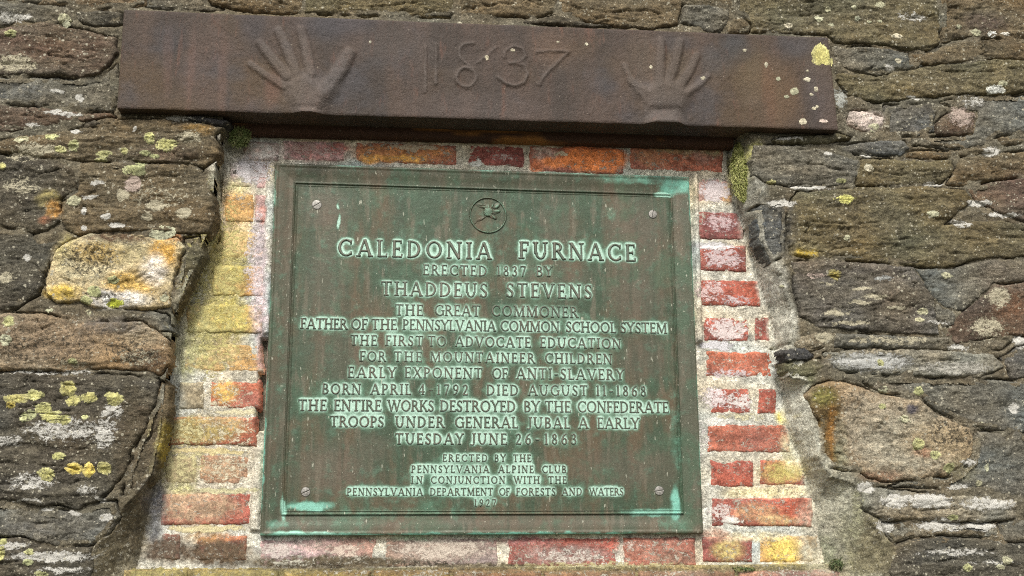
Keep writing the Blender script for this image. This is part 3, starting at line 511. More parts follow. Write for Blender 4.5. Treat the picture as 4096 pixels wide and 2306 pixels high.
def stone_h(s, X, Z, d=None):
    if d is None: d = stone_d(s, X, Z)
    sd = s['seed']; a = s['ang']; ca, sa = math.cos(a), math.sin(a)
    dx, dz = X - s['c'][0], Z - s['c'][1]
    u = dx * ca + dz * sa; v = -dx * sa + dz * ca
    r = dict(f=.004, s=.006, q=.008)[s['style']]
    p = 1 - np.exp(-np.maximum(d, 0) / r)
    h = s['h0'] + s['tx'] * dx + s['tz'] * dz
    big = fbm(X * 11, Z * 11, sd, 3)
    lq = fbm(X * 12 + .05 * 0, Z * 19, sd + 17, 4) * 5; lf = np.floor(lq)
    if s['style'] != 'q': h = h + .0013 * (lf + sst(.80, 1, lq - lf)) + .0010 * (fbm(X * 75, Z * 75, sd + 19, 3) > .22)
    if s['style'] == 'f':
        w = v + .006 * fbm(u * 9, v * 22, sd + .3, 3)
        q = w * 70 + 1.6 * fbm(u * 7, v * 16, sd + .7, 3)
        fl = np.floor(q); fr = q - fl
        lev = perlin(fl * .37 + u * 5, fl * .61 + 0 * u, sd + 2)
        lev2 = perlin((fl + 1) * .37 + u * 5, (fl + 1) * .61 + 0 * u, sd + 2)
        ter = lev + (lev2 - lev) * sst(.55, 1.0, fr)
        lay = fbm(u * 14, v * 120, sd + 5, 4)
        h = h + .0036 * ter + .0017 * lay + .0055 * big + .0022 * fbm(X * 38, Z * 60, sd + 8, 4) + .0012 * fbm(X * 120, Z * 120, sd + 9, 3)
        ck = fbm(u * 8, v * 34, sd + 11, 3)
        h = h - .0045 * np.exp(-(ck / .028) ** 2) * sst(.0, .25, fbm(X * 14, Z * 14, sd + 13, 2))
    elif s['style'] == 's':
        h = h + .006 * big + .0038 * fbm(X * 42, Z * 42, sd + 4, 4) + .0013 * fbm(X * 150, Z * 150, sd + 6, 3)
        ck = fbm(u * 10, v * 18, sd + 11, 3)
        h = h - .0035 * np.exp(-(ck / .03) ** 2) * sst(.05, .3, fbm(X * 12, Z * 12, sd + 13, 2))
    else:
        q = fbm(X * 16, Z * 16, sd + 3, 2) * 3.2
        fl = np.floor(q)
        h = h + .0035 * (fl + sst(.75, 1, q - fl)) + .006 * big + .0022 * fbm(X * 60, Z * 60, sd + 4, 4)
    if s['seed'] < 300: h = h - cracks(X, Z)
    lo = h - .0042
    return np.where(d > 0, lo + (h - lo) * p, lo + d * 5)

# lintel outline
LT = UP([(312, 26), (2082, 96), (2108, 328), (295, 273)], H_LINT)

def wall_mortar(X, Z):
    """height of the bedding mortar: stone face level outside, sunk to the brick panel inside the opening"""
    wx = X + .004 * fbm(X * 30, Z * 30, 60, 3); wz = Z + .004 * fbm(X * 30, Z * 30, 62, 3)
    di = sdf_poly(PANEL_IN, wx, wz); do = sdf_poly(PANEL_OUT, wx, wz)
    a = np.maximum(-di, 0); b = np.maximum(do, 0)
    t = a / (a + b + 1e-6)
    t = np.where(do <= 0, 1.0, np.where(di >= 0, 0.0, t))
    t = t ** 0.8
    hw = H_WM + .004 * fbm(X * 18, Z * 18, 64, 3) + .0025 * fbm(X * 60, Z * 90, 66, 4) + .0012 * fbm(X * 220, Z * 220, 68, 2)
    hp = H_PM + .0012 * fbm(X * 40, Z * 40, 70, 3) + .0012 * fbm(X * 140, Z * 140, 72, 3)
    return hp + (hw - hp) * t + np.clip(4 * t * (1 - t), 0, 1) * (.009 * fbm(X * 26, Z * 16, 74, 5, .6) + .0022 * fbm(X * 90, Z * 90, 76, 3)), di, t

def colour_base(n, rgb): return np.tile(np.array(rgb, float), (n, 1))
def vary(col, x, z, sd, amt=.22, hue=.14):
    v = 1 + amt * fbm(x * 9, z * 22, sd + 21, 4) * 1.6
    col = col * v[:, None]
    hsh = fbm(x * 6, z * 9, sd + 25, 3) * hue * 2
    col = col * np.stack([1 + hsh, 1 + hsh * .1, 1 - hsh], 1)
    return np.clip(col, .01, .95)
def attrs(col, crust, ccol, dark): return dict(col=col, crust=crust, ccol=ccol, dark=dark)

def paint_with(P, rgb_fun, crust0=.12, dark0=.10, sd=0, amt=.22, film=1.0):
    def f(x, z, h):
        n = len(x); col = vary(rgb_fun(x, z, h), x, z, sd, amt)
        crust = crust0 - .08 + .26 * fbm(x * 8, z * 11, sd + 30, 3) + np.zeros(n); ccol = colour_base(n, (.48, .45, .37)); dark = dark0 + .2 * fbm(x * 9, z * 9, sd + 33, 2)
        P(x, z, col, crust, ccol, dark)
        return dict(attrs(col, crust, ccol, dark), film=film(x, z) if callable(film) else np.full(n, film))
    return f

def axis(lo, hi, step): return np.arange(lo, hi + step, step)
FINE = .0022

# ------------------------------------------------------------------ the stone wall
wall = empty('stone_wall', 'old dark stone wall around the brick filled opening', 'wall', (float(X0F), 0, float(Z0F)), kind='thing')
for i, s in enumerate(S_list):
    p = s['poly']; m = .012; step = FINE if i < n_traced else .006
    xs, zs = axis(max(p[:, 0].min() - m, X0W), min(p[:, 0].max() + m, X1W), step), axis(max(p[:, 1].min() - m, Z0W), min(p[:, 1].max() + m, Z1W), step)
    if len(xs) < 3 or len(zs) < 3: continue
    if i < n_traced:                                                   # beyond the picture's rim a coarser grid is enough
        def thin(a, lo, hi, c=.006):
            l = a[a < lo]; r = a[a > hi]; mid = a[(a >= lo) & (a <= hi)]
            return np.concatenate([l[::3], mid, r[::3]])
        xs, zs = thin(xs, X0F, X1F), thin(zs, Z0F, Z1F)
    X, Z = np.meshgrid(xs, zs); d = stone_d(s, X, Z); h = stone_h(s, X, Z, d)
    s['obj'] = field_arrays('stone', X, Z, h, d > -.008, M_STONE, wall, None,
        paint_with(P_WALL, lambda x, z, hh, s=s: colour_base(len(x), TONE[s['tone']]), .14 if s['style'] != 'q' else .2, .10, s['seed'], .22, 0.0 if s['tone'] in ('quartz', 'pink') else .12 if s['label'] and 'boulder' in s['label'] else .35 if s['tone'] in ('tan', 'pale', 'slate') else 1.0))
    if s['label'] and s['obj']: s['obj']['label'] = s['label']

xs = np.concatenate([axis(X0W, X0F - .008, .008), axis(X0F, X1F, FINE), axis(X1F + .008, X1W, .008)])
zs = np.concatenate([axis(Z0W, Z0F - .008, .008), axis(Z0F, Z1F, FINE), axis(Z1F + .008, Z1W, .008)])
X, Z = np.meshgrid(xs, zs)
D = np.full(X.shape, -1.0)
for s in S_list:
    p = s['poly']; m = .02
    i0, i1 = np.searchsorted(xs, [p[:, 0].min() - m, p[:, 0].max() + m]); j0, j1 = np.searchsorted(zs, [p[:, 1].min() - m, p[:, 1].max() + m])
    if i1 - i0 < 2 or j1 - j0 < 2: continue
    d = stone_d(s, X[j0:j1, i0:i1], Z[j0:j1, i0:i1])
    D[j0:j1, i0:i1] = np.maximum(D[j0:j1, i0:i1], d)
HM, DI, TT = wall_mortar(X, Z)
gap = sst(-.12, .30, fbm(X * 13, Z * 13, 80, 3)) * sst(.3, .9, TT)
HM = HM - .024 * gap * np.exp(-((D + .0004) / .0019) ** 2)
HM = HM + .006 * sst(.0, .03, -D) * (TT >= 1) * (D > -.5)
inL = sdf_poly(LT, X, Z)
HM = np.where(inL > -.004, np.minimum(HM, .05), HM)
kq = lambda M: M[:-1, :-1] & M[1:, :-1] & M[:-1, 1:] & M[1:, 1:]
for (px, py, rx, ry, dp) in [(1901,530,16,5,.03),(1884,578,6,9,.03),(1880,570,10,3,.02),(1849,395,4,26,.02),(417,1095,3,34,.02),(421,1060,6,5,.02),(1972,915,10,5,.02),(1966,870,10,4,.015),(2415,1177,5,5,.015),(548,470,3,40,.012),(540,590,6,9,.02),(640,1078,5,10,.02)]:
    cx, cz = unproj(px, py, .03); sx = abs(float(unproj(px + rx, py, .03)[0] - cx)); sz = abs(float(unproj(px, py + ry, .03)[1] - cz))
    HM = HM - dp * np.exp(-((((X - cx) / sx) ** 2 + ((Z - cz) / sz) ** 2) * (1 + .6 * fbm(X * 90, Z * 90, 3, 2))) ** 2)
inner = DI > 0.0
cell = DI[:-1, :-1] > 0
solid = ~kq(D > .009)
def wm_col(x, z, h):
    n = len(x); c = colour_base(n, (.140, .118, .080)); di = sdf_poly(PANEL_OUT, x, z)
    t = sst(-.004, .012, di); c = c + (np.array((.30, .285, .22)) - c) * t[:, None]
    return c
o = field_arrays('mortar', X, Z, HM, np.ones(X.shape, bool), M_JOINT, wall, None, paint_with(P_BOTH, wm_col, .23, .16, 90, .2, lambda x, z: 1 - .8 * sst(-.004, .012, sdf_poly(PANEL_OUT, x, z))), quadmask=solid & ~cell)
w_mortar = o
# the body of the wall behind its face
def box(name, x0, x1, y0, y1, z0, z1, mat, parent=None, bev=0):
    v = [(x0, y0, z0), (x1, y0, z0), (x1, y1, z0), (x0, y1, z0), (x0, y0, z1), (x1, y0, z1), (x1, y1, z1), (x0, y1, z1)]
    f = [(0, 1, 5, 4), (1, 2, 6, 5), (2, 3, 7, 6), (3, 0, 4, 7), (4, 5, 6, 7), (3, 2, 1, 0)]
    n = len(v); a = dict(col=colour_base(n, (.11, .10, .075)), crust=np.full(n, .1), ccol=colour_base(n, (.4, .4, .3)), dark=np.full(n, .1), film=np.ones(n))
    return mesh_arrays(name, v, f, mat, parent, a, smooth=False)
GZ = float(CAM[1]) - 1.55
box('rubble_core', X0W, X1W, .03, .9, GZ, Z1W, M_MORTAR, wall)

# ------------------------------------------------------------------ brick panel in the opening
panel = empty('brick_infill', 'whitewashed red brick infill framing the bronze plaque', 'brick wall', (float(W_PL / 2), .02, -.05), kind='thing')
mort_col = lambda x, z, h: colour_base(len(x), (.49, .455, .37))
HP = HM.copy()
# smears of mortar against the plaque edge
rg = UP([(1742, 440), (1752, 445), (1764, 860), (1750, 862)], H_PM); d1 = sdf_poly(rg, X + .002 * fbm(X * 60, Z * 60, 3, 3), Z + .003 * fbm(X * 60, Z * 60, 7, 3))
HP = HP + .013 * sst(-.004, .003, d1)
rg = UP([(640, 1130), (660, 1130), (652, 1335), (630, 1335)], H_PM); d1 = sdf_poly(rg, X + .002 * fbm(X * 60, Z * 60, 3, 3), Z)
HP = HP + .008 * sst(-.004, .003, d1)
rg = UP([(672, 410), (692, 410), (676, 840), (662, 840)], H_PM); d1 = sdf_poly(rg, X + .003 * fbm(X * 50, Z * 50, 3, 3), Z)
HP = HP + .008 * sst(-.004, .003, d1)
rg = UP([(655, 850), (674, 850), (664, 1085), (640, 1085)], H_PM); d1 = sdf_poly(rg, X, Z)      # the open gap left of the plaque
HP = HP - .03 * sst(-.001, .003, d1)
HP = np.minimum(HP, .012) * (DI > 0) + HP * (DI <= 0)
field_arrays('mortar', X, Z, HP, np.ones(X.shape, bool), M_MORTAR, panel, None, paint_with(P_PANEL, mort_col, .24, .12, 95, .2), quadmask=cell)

RD, RD2, DR, PK, OC = (.29,.085,.060), (.33,.115,.075), (.23,.075,.06), (.42,.28,.26), (.42,.26,.11)
def slope(y): return .033 + (y - 430) / (1345 - 430) * (-.004 - .033)
BRICKS = [
 (712,869,354,406,PK),(612,703,356,404,PK),(894,1151,361,413,RD2),(1178,1321,366,420,DR),(1330,1571,370,436,RD2),(1585,1822,370,433,RD2),
 (1755,1842,447,511,PK),(1750,1872,532,603,DR),(1758,1880,617,683,DR),(1762,1914,705,771,RD),(1768,1887,795,860,RD),(1896,1938,797,860,RD),(1776,1946,883,950,RD2),(1785,1888,975,1043,RD),(1904,1956,977,1043,RD),
 (1779,1992,1068,1140,RD2),(1786,1897,1156,1226,RD),(1911,2028,1156,1223,RD),(1792,2045,1253,1325,RD),(1766,1896,1350,1416,DR),(1910,2062,1346,1416,OC),
 (642,686,410,475,PK),(576,634,408,470,PK),(566,636,487,558,OC),(642,672,489,558,PK),(552,668,578,653,OC),(534,664,668,745,OC),(468,660,764,838,OC),(458,656,864,936,OC),(448,514,960,1030,(.30,.26,.18)),(524,654,958,1029,RD2),
 (428,642,1048,1122,RD2),(414,494,1144,1219,(.28,.20,.13)),(503,626,1143,1220,(.30,.18,.12)),(404,634,1242,1322,RD),(402,455,1342,1410,(.16,.08,.06)),(485,624,1346,1412,(.22,.09,.06)),
 (648,946,1354,1426,PK),(968,1256,1352,1428,(.28,.20,.17)),(1274,1552,1352,1428,DR),(1568,1752,1352,1428,(.27,.10,.07)),
]
def make_brick(name, x0, x1, y0, y1, rgb, parent, h0, seed, Pm=P_PANEL, r=.0022, crust0=.38):
    sl = slope((y0 + y1) / 2); xm = (x0 + x1) / 2
    q = UP([(x0, y0 + sl * (x0 - xm)), (x1, y0 + sl * (x1 - xm)), (x1, y1 + sl * (x1 - xm)), (x0, y1 + sl * (x0 - xm))], h0)
    xs, zs = axis(q[:, 0].min() - .006, q[:, 0].max() + .006, .0018), axis(q[:, 1].min() - .006, q[:, 1].max() + .006, .0018)
    X, Z = np.meshgrid(xs, zs)
    d = sdf_poly(q, X + .0022 * fbm(X * 45, Z * 45, seed, 3) + .004 * fbm(X * 14, Z * 14, seed + 1, 2), Z + .0030 * fbm(X * 45, Z * 45, seed + 3, 4)) - .0012 * np.maximum(fbm(X * 160, Z * 160, seed + 5, 2), 0)
    p = 1 - np.exp(-np.maximum(d, 0) / r)
    cc = q.mean(0)
    h = h0 + .02 * random.uniform(-1, 1) * (X - cc[0]) * .6 + .0022 * fbm(X * 22, Z * 22, seed + 7, 3) + .0008 * fbm(X * 130, Z * 130, seed + 8, 3)
    h = h - .004 * sst(.32, .6, fbm(X * 30, Z * 30, seed + 11, 2)) * np.exp(-np.maximum(d, 0) / .012)
    lo = h - .0045
    hh = np.where(d > 0, lo + (h - lo) * p, lo + d * 4)
    return field_arrays(name, X, Z, hh, d > -.005, M_BRICK, parent, None, paint_with(Pm, lambda x, z, h: colour_base(len(x), rgb), crust0, .12, seed, .3))
random.seed(11)
for i, (x0, x1, y0, y1, rgb) in enumerate(BRICKS):
    make_brick('brick', x0, x1, y0, y1, rgb, panel, H_BRICK + random.uniform(-.0012, .0018), 500 + i * 2)

# sill course along the bottom of the opening, a little proud
sill = empty('brick_sill', 'mossy brick sill course under the opening, seen as a thin strip', 'brick sill', (float(W_PL / 2), -.02, float(Z0F)), kind='thing')
HS = .022
for i, (x0, x1, c) in enumerate([(330,470,(.27,.22,.08)),(482,700,(.26,.21,.07)),(712,930,(.22,.16,.055)),(942,1130,(.20,.14,.055)),(1142,1360,(.20,.12,.07)),(1372,1600,(.20,.12,.07)),(1612,1850,(.22,.13,.08)),(1862,2120,(.26,.14,.10))]):
    ya = 1437 + random.uniform(-1, 1)
    make_brick('brick', x0, x1, ya, ya + 85, c, sill, HS, 700 + i * 3, r=.004)
q = UP([(310, 1433), (2160, 1433), (2160, 1560), (310, 1560)], HS)
xs, zs = axis(q[:, 0].min(), q[:, 0].max(), .003), axis(q[:, 1].min(), q[:, 1].max() - .004, .003)
field('mortar', xs, zs, lambda X, Z: HS - .008 + .002 * fbm(X * 50, Z * 50, 12, 3), M_MORTAR, sill, None, -.02, paint_with(P_PANEL, lambda x, z, h: colour_base(len(x), (.24, .2, .10)), .3, .2, 97))

# ------------------------------------------------------------------ lichen on the stones
def lichen(px, py, rx, ry, rgb, parent, hfun, h_at, seed):
    cx, cz = [float(v) for v in unproj(px, py, h_at)]
    sx = abs(float(unproj(px + rx, py, h_at)[0]) - cx); sz = abs(float(unproj(px, py + ry, h_at)[1]) - cz)
    st = max(.0009, min(sx, sz) / 9)
    X, Z = np.meshgrid(axis(cx - 1.5 * sx, cx + 1.5 * sx, st), axis(cz - 1.5 * sz, cz + 1.5 * sz, st))
    rr = np.sqrt(((X - cx) / sx) ** 2 + ((Z - cz) / sz) ** 2)
    d = 1.0 - rr + .60 * fbm(X * 55 / (sx * 60 + .35), Z * 55 / (sz * 60 + .35), seed, 3) + .30 * fbm(X * 260, Z * 260, seed + 2, 3)
    h = hfun(X, Z) + np.clip(d * 6, -1, 1) * .0008 + .0005 * fbm(X * 400, Z * 400, seed + 4, 2)
    def pt(x, z, hh):
        n = len(x); r2 = np.sqrt(((x - cx) / sx) ** 2 + ((z - cz) / sz) ** 2)
        c = vary(colour_base(n, rgb), x, z, seed, .3, .05) * (1 + .28 * fbm(x * 150, z * 150, seed + 9, 3))[:, None]
        rim = sst(.55, .95, r2)[:, None]; c = c * (1 - rim) + (c * .8 + np.array((.40, .40, .28)) * .2) * rim
        return attrs(np.clip(c, 0, .9), .05 + .1 * fbm(x * 90, z * 90, seed, 2), colour_base(n, (.5, .5, .35)), .30 + .3 * fbm(x * 60, z * 60, seed + 1, 2))
    return field_arrays('lichen', X, Z, h, d > -.10, M_LICHEN, parent, None, pt)
for i, (px, py, rx, ry, c) in enumerate(LICHEN):
    cx, cz = unproj(px, py, H_STONE); X1, Z1 = np.array([[float(cx)]]), np.array([[float(cz)]])
    best, bd = None, -.002
    for s in S_list[:n_traced]:
        if s.get('obj') is None: continue
        dd = float(stone_d(s, X1, Z1)[0, 0])
        if dd > bd: best, bd = s, dd
    if best is not None:
        f = lambda X, Z, s=best: np.maximum(stone_h(s, X, Z), .036)
        lichen(px, py, rx, ry, c, best['obj'], f, float(f(X1, Z1)[0, 0]), 800 + i)
    else:
        f = lambda X, Z: wall_mortar(X, Z)[0] + .0015
        lichen(px, py, rx, ry, c, w_mortar, f, float(f(X1, Z1)[0, 0]), 800 + i)

# ------------------------------------------------------------------ cast iron beam with hands and date
def iron(name, rough, dark=1.0):
    m, nt, b = new_mat(name); n = N(nt)
    v = n.mapping((1, 1, .22)); iso = n.mapping((1, 1, 1))
    a = n.noise(v, 14, 6, .62); s2 = n.noise(v, 60, 5, .7); g = n.noise(iso, 480, 3, .7); l = n.noise(iso, 4.2, 4, .55)
    c = n.mix(n.rng(a, .36, .64), (.048, .036, .029), (.078, .053, .041))
    c = n.mix(n.rng(l, .48, .68), c, (.075, .049, .028))
    c = n.mix(n.math('MULTIPLY', n.rng(s2, .56, .74), .55), c, (.14, .068, .045))
    c = n.mix(n.math('MULTIPLY', n.rng(n.noise(iso, 7, 4), .55, .72), .5), c, (.055, .055, .062))
    c = n.mix(n.math('MULTIPLY', n.attr('stain_hi', True), 1.0), c, n.attr('scol'))
    vv = n.rng(g, .3, .7, .66 * dark, 1.45 * dark, False)
    cb = nt.nodes.new('ShaderNodeCombineXYZ'); [n.link(vv, cb.inputs[i]) for i in range(3)]
    c = n.mix(1.0, c, cb.outputs[0], 'MULTIPLY')
    sp = n.rng(n.noise(iso, 190, 3, .5), .725, .76); c = n.mix(n.math('MULTIPLY', sp, .6), c, (.42, .36, .28))
    n.link(c, b.inputs['Base Color']); b.inputs['Roughness'].default_value = rough; b.inputs['Specular IOR Level'].default_value = .3
    hs = n.math('ADD', n.math('MULTIPLY', g, .5), n.math('ADD', n.noise(iso, 110, 6, .7), n.math('MULTIPLY', n.noise(iso, 30, 5, .6), 1.2)))
    n.link(n.bump(hs, .0022), b.inputs['Normal']); return m
M_IRON = iron('rusty_cast_iron', .62); M_RUST = iron('flaking_rust', .85)

CH = H_LINT + .004
def seg(X, Z, ax, az, bx, bz):
    ex, ez = bx - ax, bz - az; t = np.clip(((X - ax) * ex + (Z - az) * ez) / (ex * ex + ez * ez + 1e-12), 0, 1)
    return np.sqrt((X - ax - ex * t) ** 2 + (Z - az - ez * t) ** 2), t
def smax(a, b, k=.004):
    hh = np.clip(.5 + .5 * (a - b) / k, 0, 1); return b + (a - b) * hh + k * hh * (1 - hh)
def z1(lst, off): return [(x * .33315 + off, y * .33315) for x, y in lst]
HANDS = [dict(seed=1, fingers=[z1([(196,490),(300,565),(450,660)], 566), z1([(268,335),(360,450),(470,590)], 566), z1([(408,240),(470,380),(540,560)], 566), z1([(576,238),(612,380),(650,560)], 566), z1([(935,412),(880,520),(740,720)], 566)],
              w=[.0088, .0112, .0112, .0116, .0150], palm=z1([(440,640),(520,570),(650,550),(740,650),(850,600),(870,680),(790,780),(730,860),(530,860),(460,760)], 566), wrist=z1([(500,970),(500,800),(600,740),(740,800),(760,970)], 566)),
         dict(seed=2, fingers=[z1([(1128,500),(1180,620),(1300,760)], 1194.8), z1([(1402,325),(1396,450),(1390,650)], 1194.8), z1([(1545,325),(1510,470),(1450,660)], 1194.8), z1([(1668,430),(1610,560),(1510,700)], 1194.8), z1([(1755,580),(1680,650),(1560,740)], 1194.8)],
              w=[.0090, .0115, .0110, .0100, .0080], palm=z1([(1190,620),(1300,650),(1380,600),(1500,610),(1600,670),(1700,640),(1620,750),(1575,860),(1285,860),(1240,740)], 1194.8), wrist=z1([(1270,1010),(1280,800),(1560,800),(1600,1010)], 1194.8))]
def hand_relief(hd, X, Z):
    H = np.zeros(X.shape)
    for f, w in zip(hd['fingers'], hd['w']):
        p = UP(f, H_LINT)
        hf = np.zeros(X.shape)
        for i in range(len(p) - 1):
            d, t = seg(X, Z, *p[i], *p[i + 1])
            wl = w * (1.02 + .12 * i + .12 * t)
            hf = np.maximum(hf, np.exp(-np.abs(d / (wl * .88)) ** 4) * wl * .64)
        H = smax(H, hf, .0022)
    pd = sdf_poly(UP(hd['palm'], H_LINT), X, Z); H = smax(H, .0115 * sst(-.012, .018, pd), .0055)
    wd = sdf_poly(UP(hd['wrist'], H_LINT), X, Z); H = smax(H, (.010 + .018 * sst(0, 1, np.clip(.5 - (Z - float(UP(hd['wrist'], H_LINT)[0, 1])) / .09, 0, 1) * 2)) * sst(-.010, .024, wd), .004)
    return np.maximum(H - .0012, 0)
def strokes_relief(lines, X, Z, w, a):
    H = np.zeros(X.shape)
    for l in lines:
        p = UP(l, H_LINT)
        for i in range(len(p) - 1):
            d, t = seg(X, Z, *p[i], *p[i + 1]); H = np.maximum(H, a * np.exp(-(d / w) ** 2))
    return H * np.clip(.75 + .9 * fbm(X * 20, Z * 20, 35, 2), .6, 1.15)
def arc(cx, cy, rx, ry, a0, a1, n=14): return [(cx + rx * math.cos(math.radians(a0 + (a1 - a0) * i / n)), cy + ry * math.sin(math.radians(a0 + (a1 - a0) * i / n))) for i in range(n + 1)]
def zz(l, off): return [(x * .33315 + off, y * .33315) for x, y in l]
DIGITS = [[zz([(1592,345),(1592,640)], 566), zz([(1512,360),(1512,700)], 566)],
          [zz(arc(1820,590,74,72,-60,300), 566), zz([(1868,525),(1800,470),(1768,425),(1768,375),(1800,338),(1872,332)], 566), zz([(1905,480),(1960,440),(2040,370)], 566)],
          [zz([(215,440),(230,385),(290,350),(360,375),(380,430),(330,478),(262,482)], 1194.8), zz([(300,478),(370,500),(395,560),(370,630),(300,655),(240,640),(175,590)], 1194.8)],
          [zz([(470,400),(560,390),(705,395)], 1194.8), zz([(705,395),(600,500),(530,570),(482,645)], 1194.8)]]
def lintel_parts(X, Z):
    wx, wz = X + .0012 * fbm(X * 60, Z * 60, 3, 2), Z + .0012 * fbm(X * 60, Z * 60, 4, 2)
    return [hand_relief(h, wx, wz) for h in HANDS] + [strokes_relief(l, wx, wz, .0036, .0036 if i < 3 else .0032) for i, l in enumerate(DIGITS)]
def edge_d(X, Z): return sdf_poly(LT, X + .0010 * fbm(X * 30, Z * 30, 8, 3), Z + .0010 * fbm(X * 30, Z * 30, 10, 3))
def lintel_h(X, Z, parts=None):
    if parts is None: parts = lintel_parts(X, Z)
    h = H_LINT + .0016 * fbm(X * 7, Z * 9, 14, 3) + .0006 * fbm(X * 50, Z * 50, 16, 3) + sum(parts)
    d = sdf_poly(LT, X, Z)
    return h - .0016 * np.exp(-np.maximum(d, 0) / .0014)
# grid that follows the beam's outline, so that the rim is clean
nu, nv = 720, 110
U, V = np.meshgrid(np.linspace(0, 1, nu), 1 - (1 - np.linspace(0, 1, nv)))
V = V ** 1.0
tl, tr, br, bl = LT
XL = (1 - V) * ((1 - U) * bl[0] + U * br[0]) + V * ((1 - U) * tl[0] + U * tr[0])
ZL = (1 - V) * ((1 - U) * bl[1] + U * br[1]) + V * ((1 - U) * tl[1] + U * tr[1])
wob = .0014 * fbm(XL * 14, ZL * 14, 18, 4); ZL = ZL + wob * (1 - 2 * V) * (np.abs(V - .5) * 2) ** 4
PR = lintel_parts(XL, ZL); HL = lintel_h(XL, ZL, PR)
beam = empty('iron_beam', 'rust brown cast iron beam with two raised hands and 1837', 'iron beam', (float(LT[:, 0].mean()), -.04, float(LT[:, 1].min())), kind='thing')
L_STAIN = [(1960,240,70,110,(.13,.075,.035),.7),(1905,200,60,90,(.12,.085,.045),.7),(1390,120,70,60,(.12,.075,.05),.6),(1690,180,60,80,(.12,.085,.05),.5),(1630,150,60,70,(.10,.075,.05),.5),(850,60,120,50,(.050,.048,.055),.8),(640,70,40,60,(.05,.045,.05),.6),(690,230,26,50,(.16,.08,.055),.5),
           (560,200,18,130,(.13,.075,.055),.5),(480,190,10,130,(.14,.08,.06),.45),(420,160,14,100,(.12,.07,.055),.4),(2010,120,60,40,(.055,.055,.062),.7),(1700,110,60,26,(.05,.05,.058),.6),(1930,230,22,90,(.17,.075,.035),.55),(2060,220,50,100,(.075,.062,.062),.6),(1850,120,40,40,(.05,.055,.06),.6),(1800,160,60,40,(.07,.06,.05),.5),(1000,120,120,60,(.075,.062,.055),.5),(1200,270,200,40,(.10,.078,.07),.4)]
def iron_paint(x, z, h):
    n = len(x); st = np.zeros(n); sc = colour_base(n, (.1, .07, .05))
    wx = x + .012 * fbm(x * 18, z * 6, 5, 3); wz = z + .01 * fbm(x * 20, z * 20, 9, 3)
    for (px, py, rx, ry, c, stg) in L_STAIN:
        cx, cz = unproj(px, py, H_LINT); ex = abs(float(unproj(px + rx, py, H_LINT)[0] - cx)); ez = abs(float(unproj(px, py + ry, H_LINT)[1] - cz))
        w = (1 - sst(.3, 1.3, np.sqrt(((wx - cx) / ex) ** 2 + ((wz - cz) / ez) ** 2))) * stg
        m = w > 0; a = (w / (w + st + 1e-6))[:, None]; sc = np.where(m[:, None], sc * (1 - a) + np.array(c) * a, sc); st = np.maximum(st, w)
    st = st * .8; top_hi = .42 * sst(.0022, .0060, np.asarray(h) - H_LINT) * (np.asarray(h) < H_LINT + .05) + 0 * x      # highlight painted into the colour of the raised tops, so the relief shows
    a = (top_hi / (top_hi + st + 1e-6))[:, None]; sc = sc * (1 - a) + np.array((.125, .104, .092)) * a
    return dict(stain_hi=np.maximum(st, top_hi), scol=sc)
own = np.zeros(XL.shape, int)
for i, P in enumerate(PR): own[P > .0006] = i + 1
oq = own[:-1, :-1]
allk = np.ones(XL.shape, bool)
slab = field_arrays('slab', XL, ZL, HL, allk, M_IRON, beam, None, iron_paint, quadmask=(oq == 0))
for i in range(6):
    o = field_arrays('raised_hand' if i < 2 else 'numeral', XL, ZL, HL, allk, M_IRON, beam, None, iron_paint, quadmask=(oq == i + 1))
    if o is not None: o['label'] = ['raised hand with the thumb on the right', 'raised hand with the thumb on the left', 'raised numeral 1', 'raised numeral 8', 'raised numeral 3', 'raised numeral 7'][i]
# sides and back of the beam
rim = [(XL[0, i], ZL[0, i], HL[0, i]) for i in range(nu)] + [(XL[j, -1], ZL[j, -1], HL[j, -1]) for j in range(1, nv)] + [(XL[-1, i], ZL[-1, i], HL[-1, i]) for i in range(nu - 2, -1, -1)] + [(XL[j, 0], ZL[j, 0], HL[j, 0]) for j in range(nv - 2, 0, -1)]
rim = np.array(rim); rn = len(rim)
levels = [0, .004, .03, .075]
co = []
for L in levels:
    co.append(np.stack([rim[:, 0], -(rim[:, 2] - L), rim[:, 1]], 1))
co[-1][:, 1] = .012
co = np.concatenate(co); fs = []
for l in range(len(levels) - 1):
    a = np.arange(rn); b = (a + 1) % rn
    fs.append(np.stack([a + (l + 1) * rn, b + (l + 1) * rn, b + l * rn, a + l * rn], 1))
fs = np.concatenate(fs)
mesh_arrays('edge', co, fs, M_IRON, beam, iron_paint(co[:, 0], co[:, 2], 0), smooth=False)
for i, (px, py, rx, ry, c) in enumerate(LINTEL_LICHEN):
    cx, cz = unproj(px, py, H_LINT)
    f = lambda X, Z: np.where(sdf_poly(LT, X, Z) > .0004, lintel_h(X, Z), H_LINT - .012)
    lichen(px, py, rx, ry, c, beam, f, H_LINT, 900 + i)

